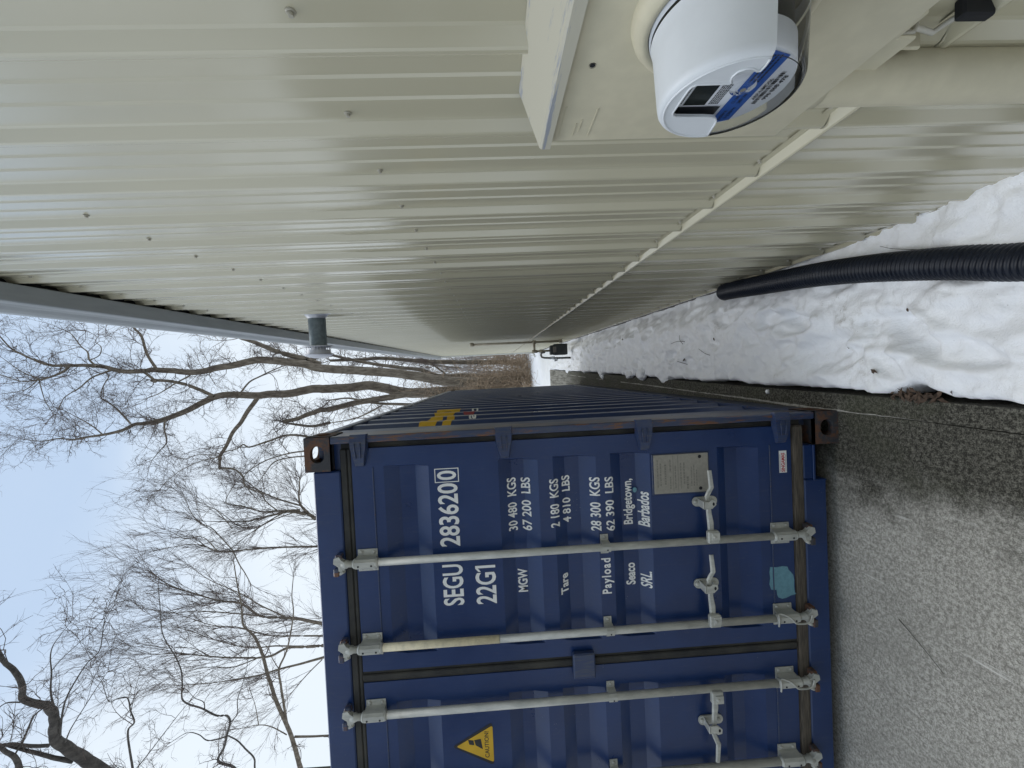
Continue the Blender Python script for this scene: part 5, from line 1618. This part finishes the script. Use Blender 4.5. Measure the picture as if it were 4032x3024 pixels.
  [[-7.2,6.8,12.1,0.0275],[-6.96,6.8,11.94,0.022]],
  [[-5.48,6.8,11.24,0.0143],[-5.12,6.65,10.83,0.0119],[-4.75,6.5,10.34,0.0095],[-4.42,6.35,9.89,0.0073],[-4.15,6.2,9.56,0.0051]],
  [[-6.1,6.8,11.9,0.022],[-5.98,6.65,12.01,0.0189],[-6.01,6.5,12.04,0.0159]],
  [[-6.45,7.0,11.42,0.0135],[-6.07,6.8,10.96,0.0106],[-5.64,6.6,10.44,0.0079],[-5.22,6.4,10.05,0.0052]],
 ],
 "N3": [
  [[-10.53,9.5,12.21,0.036],[-10.08,9.42,12.17,0.0331],[-9.54,9.34,12.14,0.0303],[-8.9,9.26,12.08,0.0275],[-8.61,9.17,11.82,0.0248],[-8.22,9.09,11.82,0.0221],[-7.91,9.01,11.77,0.0194],[-7.73,8.93,11.76,0.0168],[-7.69,8.85,11.9,0.0142],[-7.69,8.76,12.03,0.0116],[-7.35,8.68,12.04,0.0091],[-7.06,8.6,12.0,0.0066]],
  [[-10.27,9.5,12.23,0.0216],[-9.74,9.38,11.74,0.0178],[-9.13,9.25,11.21,0.0141],[-8.54,9.12,10.69,0.0104],[-8.03,9.0,10.22,0.0069]],
  [[-8.3,9.0,11.75,0.0138],[-7.96,8.9,11.6,0.0102],[-7.69,8.8,11.44,0.0068]],
 ],
}
def smooth_path(P, n=5):
    P = np.array(P, float)
    out = []
    for i in range(len(P) - 1):
        p0, p1, p2, p3 = P[max(0, i - 1)], P[i], P[i + 1], P[min(len(P) - 1, i + 2)]
        for k in range(n):
            t = k / n
            out.append(0.5 * ((2 * p1) + (p2 - p0) * t + (2 * p0 - 5 * p1 + 4 * p2 - p3) * t * t + (3 * p1 - p0 - 3 * p2 + p3) * t ** 3))
    out.append(P[-1])
    A = np.array(out)
    A[:, 3] = np.maximum(A[:, 3], 0.003)
    return A
def wobble(A, amp):
    n = len(A)
    k = RNG.normal(size=(n, 3)) * amp * A[:, 3:4].clip(0.01)
    k = (k + np.roll(k, 1, 0) + np.roll(k, -1, 0)) / 2
    A = A.copy(); A[1:-1, :3] += k[1:-1]
    return A
def tubes(name, P, Rd, sides):
    """P (N,S,3) paths, Rd (N,S) radii -> one mesh of thin tapered tubes"""
    N, Sg, _ = P.shape
    T = np.gradient(P, axis=1)
    T /= np.linalg.norm(T, axis=2, keepdims=True) + 1e-9
    ref = np.where(np.abs(T[..., 2:3]) > 0.9, np.array([1.0, 0, 0]), np.array([0, 0, 1.0]))
    U = np.cross(T, ref); U /= np.linalg.norm(U, axis=2, keepdims=True) + 1e-9
    V = np.cross(T, U)
    a = np.arange(sides) * 2 * np.pi / sides
    ring = U[:, :, None, :] * np.cos(a)[None, None, :, None] + V[:, :, None, :] * np.sin(a)[None, None, :, None]
    co = (P[:, :, None, :] + ring * Rd[:, :, None, None]).reshape(-1, 3)
    base = (np.arange(N)[:, None, None] * Sg + np.arange(Sg - 1)[None, :, None]) * sides
    k = np.arange(sides)[None, None, :]; k2 = (k + 1) % sides
    q = np.stack([base + k, base + k2, base + sides + k2, base + sides + k], -1).reshape(-1, 4)
    return raw_mesh(bpy.data.meshes.new(name), co, q)
def grow(start, tang, length, rad, jit, up, segs):
    """vectorised twig paths from start points"""
    N = len(start)
    d = tang.copy()
    P = np.zeros((N, segs + 1, 3)); P[:, 0] = start
    curl = RNG.normal(size=(N, 3)) * jit * 0.5
    for s in range(segs):
        d = d + RNG.normal(size=(N, 3)) * jit + curl + np.array([0, 0, up])
        d /= np.linalg.norm(d, axis=1, keepdims=True)
        P[:, s + 1] = P[:, s] + d * (length / segs)[:, None]
    Rd = rad[:, None] * np.linspace(1, 0.35, segs + 1)[None, :]
    return P, Rd
def sprout(P, Rd, per, ang, lo, hi):
    """child starts and directions along parent paths"""
    N, Sg, _ = P.shape
    idx = np.repeat(np.arange(N), per)
    t = RNG.uniform(lo, hi, len(idx)) * (Sg - 1)
    i = np.minimum(t.astype(int), Sg - 2); f = (t - i)[:, None]
    st = P[idx, i] * (1 - f) + P[idx, i + 1] * f
    tg = P[idx, i + 1] - P[idx, i]
    tg /= np.linalg.norm(tg, axis=1, keepdims=True) + 1e-9
    rnd = RNG.normal(size=(len(idx), 3))
    rnd -= tg * (rnd * tg).sum(1, keepdims=True)
    rnd /= np.linalg.norm(rnd, axis=1, keepdims=True) + 1e-9
    a = RNG.normal(ang, 0.22, len(idx))[:, None]
    d = tg * np.cos(a) + rnd * np.sin(a)
    rp = Rd[idx, i] * (1 - f[:, 0]) + Rd[idx, i + 1] * f[:, 0]
    return st, d, rp, idx
BARK = {"bark": M["bark"], "dark": M["bark_dark"]}
def tree(key, label, base, n1, style, scale=1.0, mat="bark", group="bare winter trees", tmin=0.007, per2=5, per3=4, tip_only=0.15, thick=0.85):
    limbs = [smooth_path(p) for p in LIMBS[key]]
    for A in limbs: A[:, 3] *= thick
    bx, by, bz = base
    root = empty("bare_tree", label, "tree", base, 0, group)
    mi = Matrix.Translation((-bx, -by, -bz))
    paths = []
    for n, A in enumerate(limbs):
        if n == 0:                      # carry the first limb down to the ground as the trunk
            p0 = A[0]
            r_ = p0[3]
            steps = np.linspace(0, 1, 8)[:-1]
            ext = np.array([[bx + (p0[0] - bx) * t ** 0.8, by + (p0[1] - by) * t, bz - 0.3 + (p0[2] - bz + 0.3) * t, r_ * (1.35 - 0.35 * t)] for t in steps])
            A = np.vstack([ext, A]) if np.linalg.norm(p0[:3] - np.array(base)) > 0.6 else A
        A = wobble(A, 0.07)
        paths.append(A)
        me = tubes("trunk" if n == 0 else "branch", A[None, :, :3] - np.array(base), A[None, :, 3], 9 if A[:, 3].max() > 0.05 else 6)
        obj("trunk" if n == 0 else "branch", me, BARK[mat], root)
    jit, up, ang, L1 = {"oak": (0.33, 0.015, 0.85, 1.9), "fan": (0.09, 0.05, 0.42, 2.6), "near": (0.24, 0.02, 0.65, 1.3)}[style]
    L1 *= scale
    st, dr, rp, ln = [], [], [], []
    for n, A in enumerate(paths):
        seg = np.linalg.norm(np.diff(A[:, :3], axis=0), axis=1)
        cum = np.concatenate([[0], np.cumsum(seg)])
        m = int(n1 * cum[-1])
        lo = 0.45 if n == 0 else tip_only
        t = RNG.uniform(lo, 1, m) ** 0.85 * cum[-1]
        P = np.stack([np.interp(t, cum, A[:, k]) for k in range(4)], -1)
        P2 = np.stack([np.interp(t + 0.05, cum, A[:, k]) for k in range(3)], -1)
        tg = P2 - P[:, :3]
        tg[np.linalg.norm(tg, axis=1) < 1e-5] = A[-1, :3] - A[-2, :3]
        tg /= np.linalg.norm(tg, axis=1, keepdims=True) + 1e-9
        rnd = RNG.normal(size=(m, 3)); rnd -= tg * (rnd * tg).sum(1, keepdims=True); rnd /= np.linalg.norm(rnd, axis=1, keepdims=True)
        a = RNG.normal(ang, 0.25, m)[:, None]
        st.append(P[:, :3]); dr.append(tg * np.cos(a) + rnd * np.sin(a)); rp.append(P[:, 3])
        # a spray at the limb's tip
        k = 5
        st.append(np.repeat(A[-1:, :3], k, 0)); d0 = A[-1, :3] - A[-3, :3]; d0 /= np.linalg.norm(d0)
        dd = d0 + RNG.normal(size=(k, 3)) * 0.45; dr.append(dd / np.linalg.norm(dd, axis=1, keepdims=True)); rp.append(np.repeat(A[-1:, 3], k))
    st, dr, rp = np.concatenate(st), np.concatenate(dr), np.concatenate(rp)
    ln = L1 * RNG.uniform(0.45, 1.25, len(st))
    r1 = np.clip(rp * 0.55, tmin * 1.2, tmin * 2.3)
    P1, R1_ = grow(st, dr, ln, r1, jit, up, 6)
    s2, d2_, rp2, i2 = sprout(P1, R1_, per2, ang * 0.9, 0.15, 1.0)
    P2, R2_ = grow(s2, d2_, ln[i2] * RNG.uniform(0.25, 0.6, len(s2)), np.clip(rp2 * 0.75, tmin * 0.8, 1), jit * 1.1, up, 4)
    out = [(P1, R1_, 4), (P2, R2_, 3)]
    if per3:
        s3, d3, rp3, i3 = sprout(P2, R2_, per3, ang * 0.9, 0.1, 1.0)
        P3, R3_ = grow(s3, d3, (ln[i2][i3]) * RNG.uniform(0.10, 0.28, len(s3)), np.clip(rp3 * 0.8, tmin * 0.6, 1), jit * 1.2, up, 2)
        out.append((P3, R3_, 3))
    for P, Rd, k in out:
        o = obj("twigs", tubes("twigs", P - np.array(base), Rd, k), M["twig_bark"], root)
        tag(o, kind="stuff")
    return root
tree("L1", "tall bare tree whose long wavy limb reaches up beside the gutter", (-0.11, 21.0, -0.35), 2.0, "oak", 1.0, tmin=0.008, per2=7, per3=5)
tree("L2", "tall bare tree with a snapped-back elbow limb, left of the gutter tree", (-0.55, 23.0, -0.35), 2.0, "oak", 1.0, tmin=0.008, per2=7, per3=5)
tree("L3", "stout bare tree with a broken stub limb just above the container roof", (-0.75, 22.0, -0.35), 2.2, "oak", 0.9, tmin=0.008, per2=7, per3=4)
tree("L4", "bare tree half hidden by the building's far corner and downspout", (0.30, 24.4, -0.38), 2.4, "oak", 0.9, tmin=0.009, per2=7, per3=4)
tree("F1", "bushy fan-shaped bare tree over the container's right-hand roof corner", (-7.6, 23.2, -0.4), 3.0, "fan", 0.9, tmin=0.0066, per2=7, per3=4)
tree("F2", "slim straight-stemmed bare tree over the middle of the container roof", (-9.5, 22.2, -0.4), 2.3, "fan", 0.9, tmin=0.0066, per2=6, per3=4)
tree("F3", "wide many-stemmed bare tree spraying fine twigs over the container's left part", (-15.2, 24.5, -0.4), 2.3, "fan", 1.1, tmin=0.0072, per2=7, per3=4)
tree("N1", "leaning bare tree with a long forked limb rising from the left", (-18.2, 15.8, -0.3), 0.9, "near", 1.1, tmin=0.007, per2=5, per3=4)
tree("N2", "thin crooked dark tree with a zigzag limb at the left", (-14.6, 12.9, -0.25), 1.1, "near", 0.9, mat="dark", tmin=0.006, per2=5, per3=3)
tree("G", "nearest tree, a thick dark forking limb arching in at upper left", (-10.6, 8.2, -0.3), 1.5, "near", 0.75, mat="dark", thick=0.62, tmin=0.0045, per2=5, per3=3)
tree("N3", "slender sapling with one kinked stem beside the thick dark limb", (-11.6, 10.2, -0.25), 1.1, "near", 0.7, mat="dark", tmin=0.005, per2=5, per3=3)

# vine-choked thicket at the foot of the trees
def thicket(label, cx, cy, sx, sy_, h, n, seed, mat="vine_bark", r=0.009):
    rg = np.random.default_rng(seed)
    st = np.stack([rg.normal(0, sx, n), rg.normal(0, sy_, n), rg.uniform(-0.1, 1, n) ** 1.6 * h], -1)
    d = rg.normal(size=(n, 3)) * np.array([1, 1, 0.8]) + np.array([0, 0, 0.35])
    d /= np.linalg.norm(d, axis=1, keepdims=True)
    P = np.zeros((n, 7, 3)); P[:, 0] = st
    ln = rg.uniform(0.5, 1.7, n)
    for s in range(6):
        d = d + rg.normal(size=(n, 3)) * 0.34; d /= np.linalg.norm(d, axis=1, keepdims=True)
        P[:, s + 1] = P[:, s] + d * (ln / 6)[:, None]
    P[..., 2] = np.maximum(P[..., 2], -0.15 - 0.2 * rg.random((n, 1)))
    o = obj("vine_thicket", tubes("vine_thicket", P, np.repeat(rg.uniform(0.4, 1.3, (n, 1)) * r, 7, 1), 3), M[mat])
    o.location = (cx, cy, -0.32)
    tag(o, label, "thicket", "vine thickets")
    return o
thicket("brown tangle of vines at the tree foot right of the container's far end", -0.35, 20.4, 0.42, 0.5, 3.6, 1000, 1)
thicket("brown vine tangle between the container and the building, behind the snow", 0.55, 22.0, 0.55, 1.3, 2.6, 750, 2)
thicket("looser brown thicket behind the downspout at the building's far corner", 1.45, 23.5, 0.6, 0.8, 2.4, 600, 3)
thicket("tall tangle of vines climbing the trunks above the thicket", -0.30, 21.6, 0.35, 0.5, 6.5, 700, 4)
thicket("brown brush hidden mostly by the container's far top edge", -1.7, 22.0, 0.8, 0.6, 4.0, 800, 5)
thicket("few thin arching stems standing in the snow before the thickets", 0.75, 18.6, 0.5, 0.7, 1.0, 60, 6, r=0.007)
thicket("low scatter of stems in snow beside the container's far end", -0.2, 17.0, 0.4, 0.8, 0.8, 40, 7, r=0.007)
# far woods: grey trunks and branches, distance haze put into their colour
rg = np.random.default_rng(77)
n = 820
st = np.stack([rg.uniform(-75, 28, n), rg.uniform(34, 95, n), np.full(n, -0.6)], -1)
st[330:, 0] = rg.uniform(-45, 40, n - 330)      # unseen trees added behind the camera to darken reflections in doors and siding
st[330:, 1] = rg.uniform(-46, -17, n - 330)
d = rg.normal(size=(n, 3)) * 0.05 + np.array([0, 0, 1.0])
P = np.zeros((n, 7, 3)); P[:, 0] = st
ln = rg.uniform(9, 17, n)
for s in range(6):
    d = d + rg.normal(size=(n, 3)) * 0.05; d /= np.linalg.norm(d, axis=1, keepdims=True)
    P[:, s + 1] = P[:, s] + d * (ln / 6)[:, None]
r0_ = rg.uniform(0.08, 0.22, n)
Rd = r0_[:, None] * np.linspace(1, 0.2, 7)[None, :]
s2, d2_, rp2, i2 = sprout(P, Rd, 26, 0.7, 0.2, 1.0)
P2, R2_ = grow(s2, d2_, ln[i2] * RNG.uniform(0.12, 0.30, len(s2)), np.clip(rp2 * 0.4, 0.018, 0.06), 0.14, 0.05, 4)
s3, d3, rp3, i3 = sprout(P2, R2_, 5, 0.6, 0.1, 1.0)
P3, R3_ = grow(s3, d3, ln[i2][i3] * RNG.uniform(0.04, 0.12, len(s3)), np.full(len(s3), 0.013), 0.16, 0.05, 2)
def merged(name, parts):
    cos, qs, off = [], [], 0
    for P, Rd, k in parts:
        me = tubes("tmp", P, Rd, k)
        c = np.empty(len(me.vertices) * 3, np.float32); me.vertices.foreach_get("co", c)
        q = np.empty(len(me.loops), np.int32); me.loops.foreach_get("vertex_index", q)
        cos.append(c.reshape(-1, 3)); qs.append(q.reshape(-1, 4) + off); off += len(me.vertices)
        bpy.data.meshes.remove(me)
    return raw_mesh(bpy.data.meshes.new(name), np.concatenate(cos), np.concatenate(qs))
fw = obj("far_and_added_woods", merged("far_and_added_woods", [(P, Rd, 5), (P2, R2_, 3), (P3, R3_, 3)]), M["far_bark_hazed"])
tag(fw, "far grey-brown wood of bare trees with haze in its colour, plus unseen trees added behind the camera", "woods", kind="stuff")
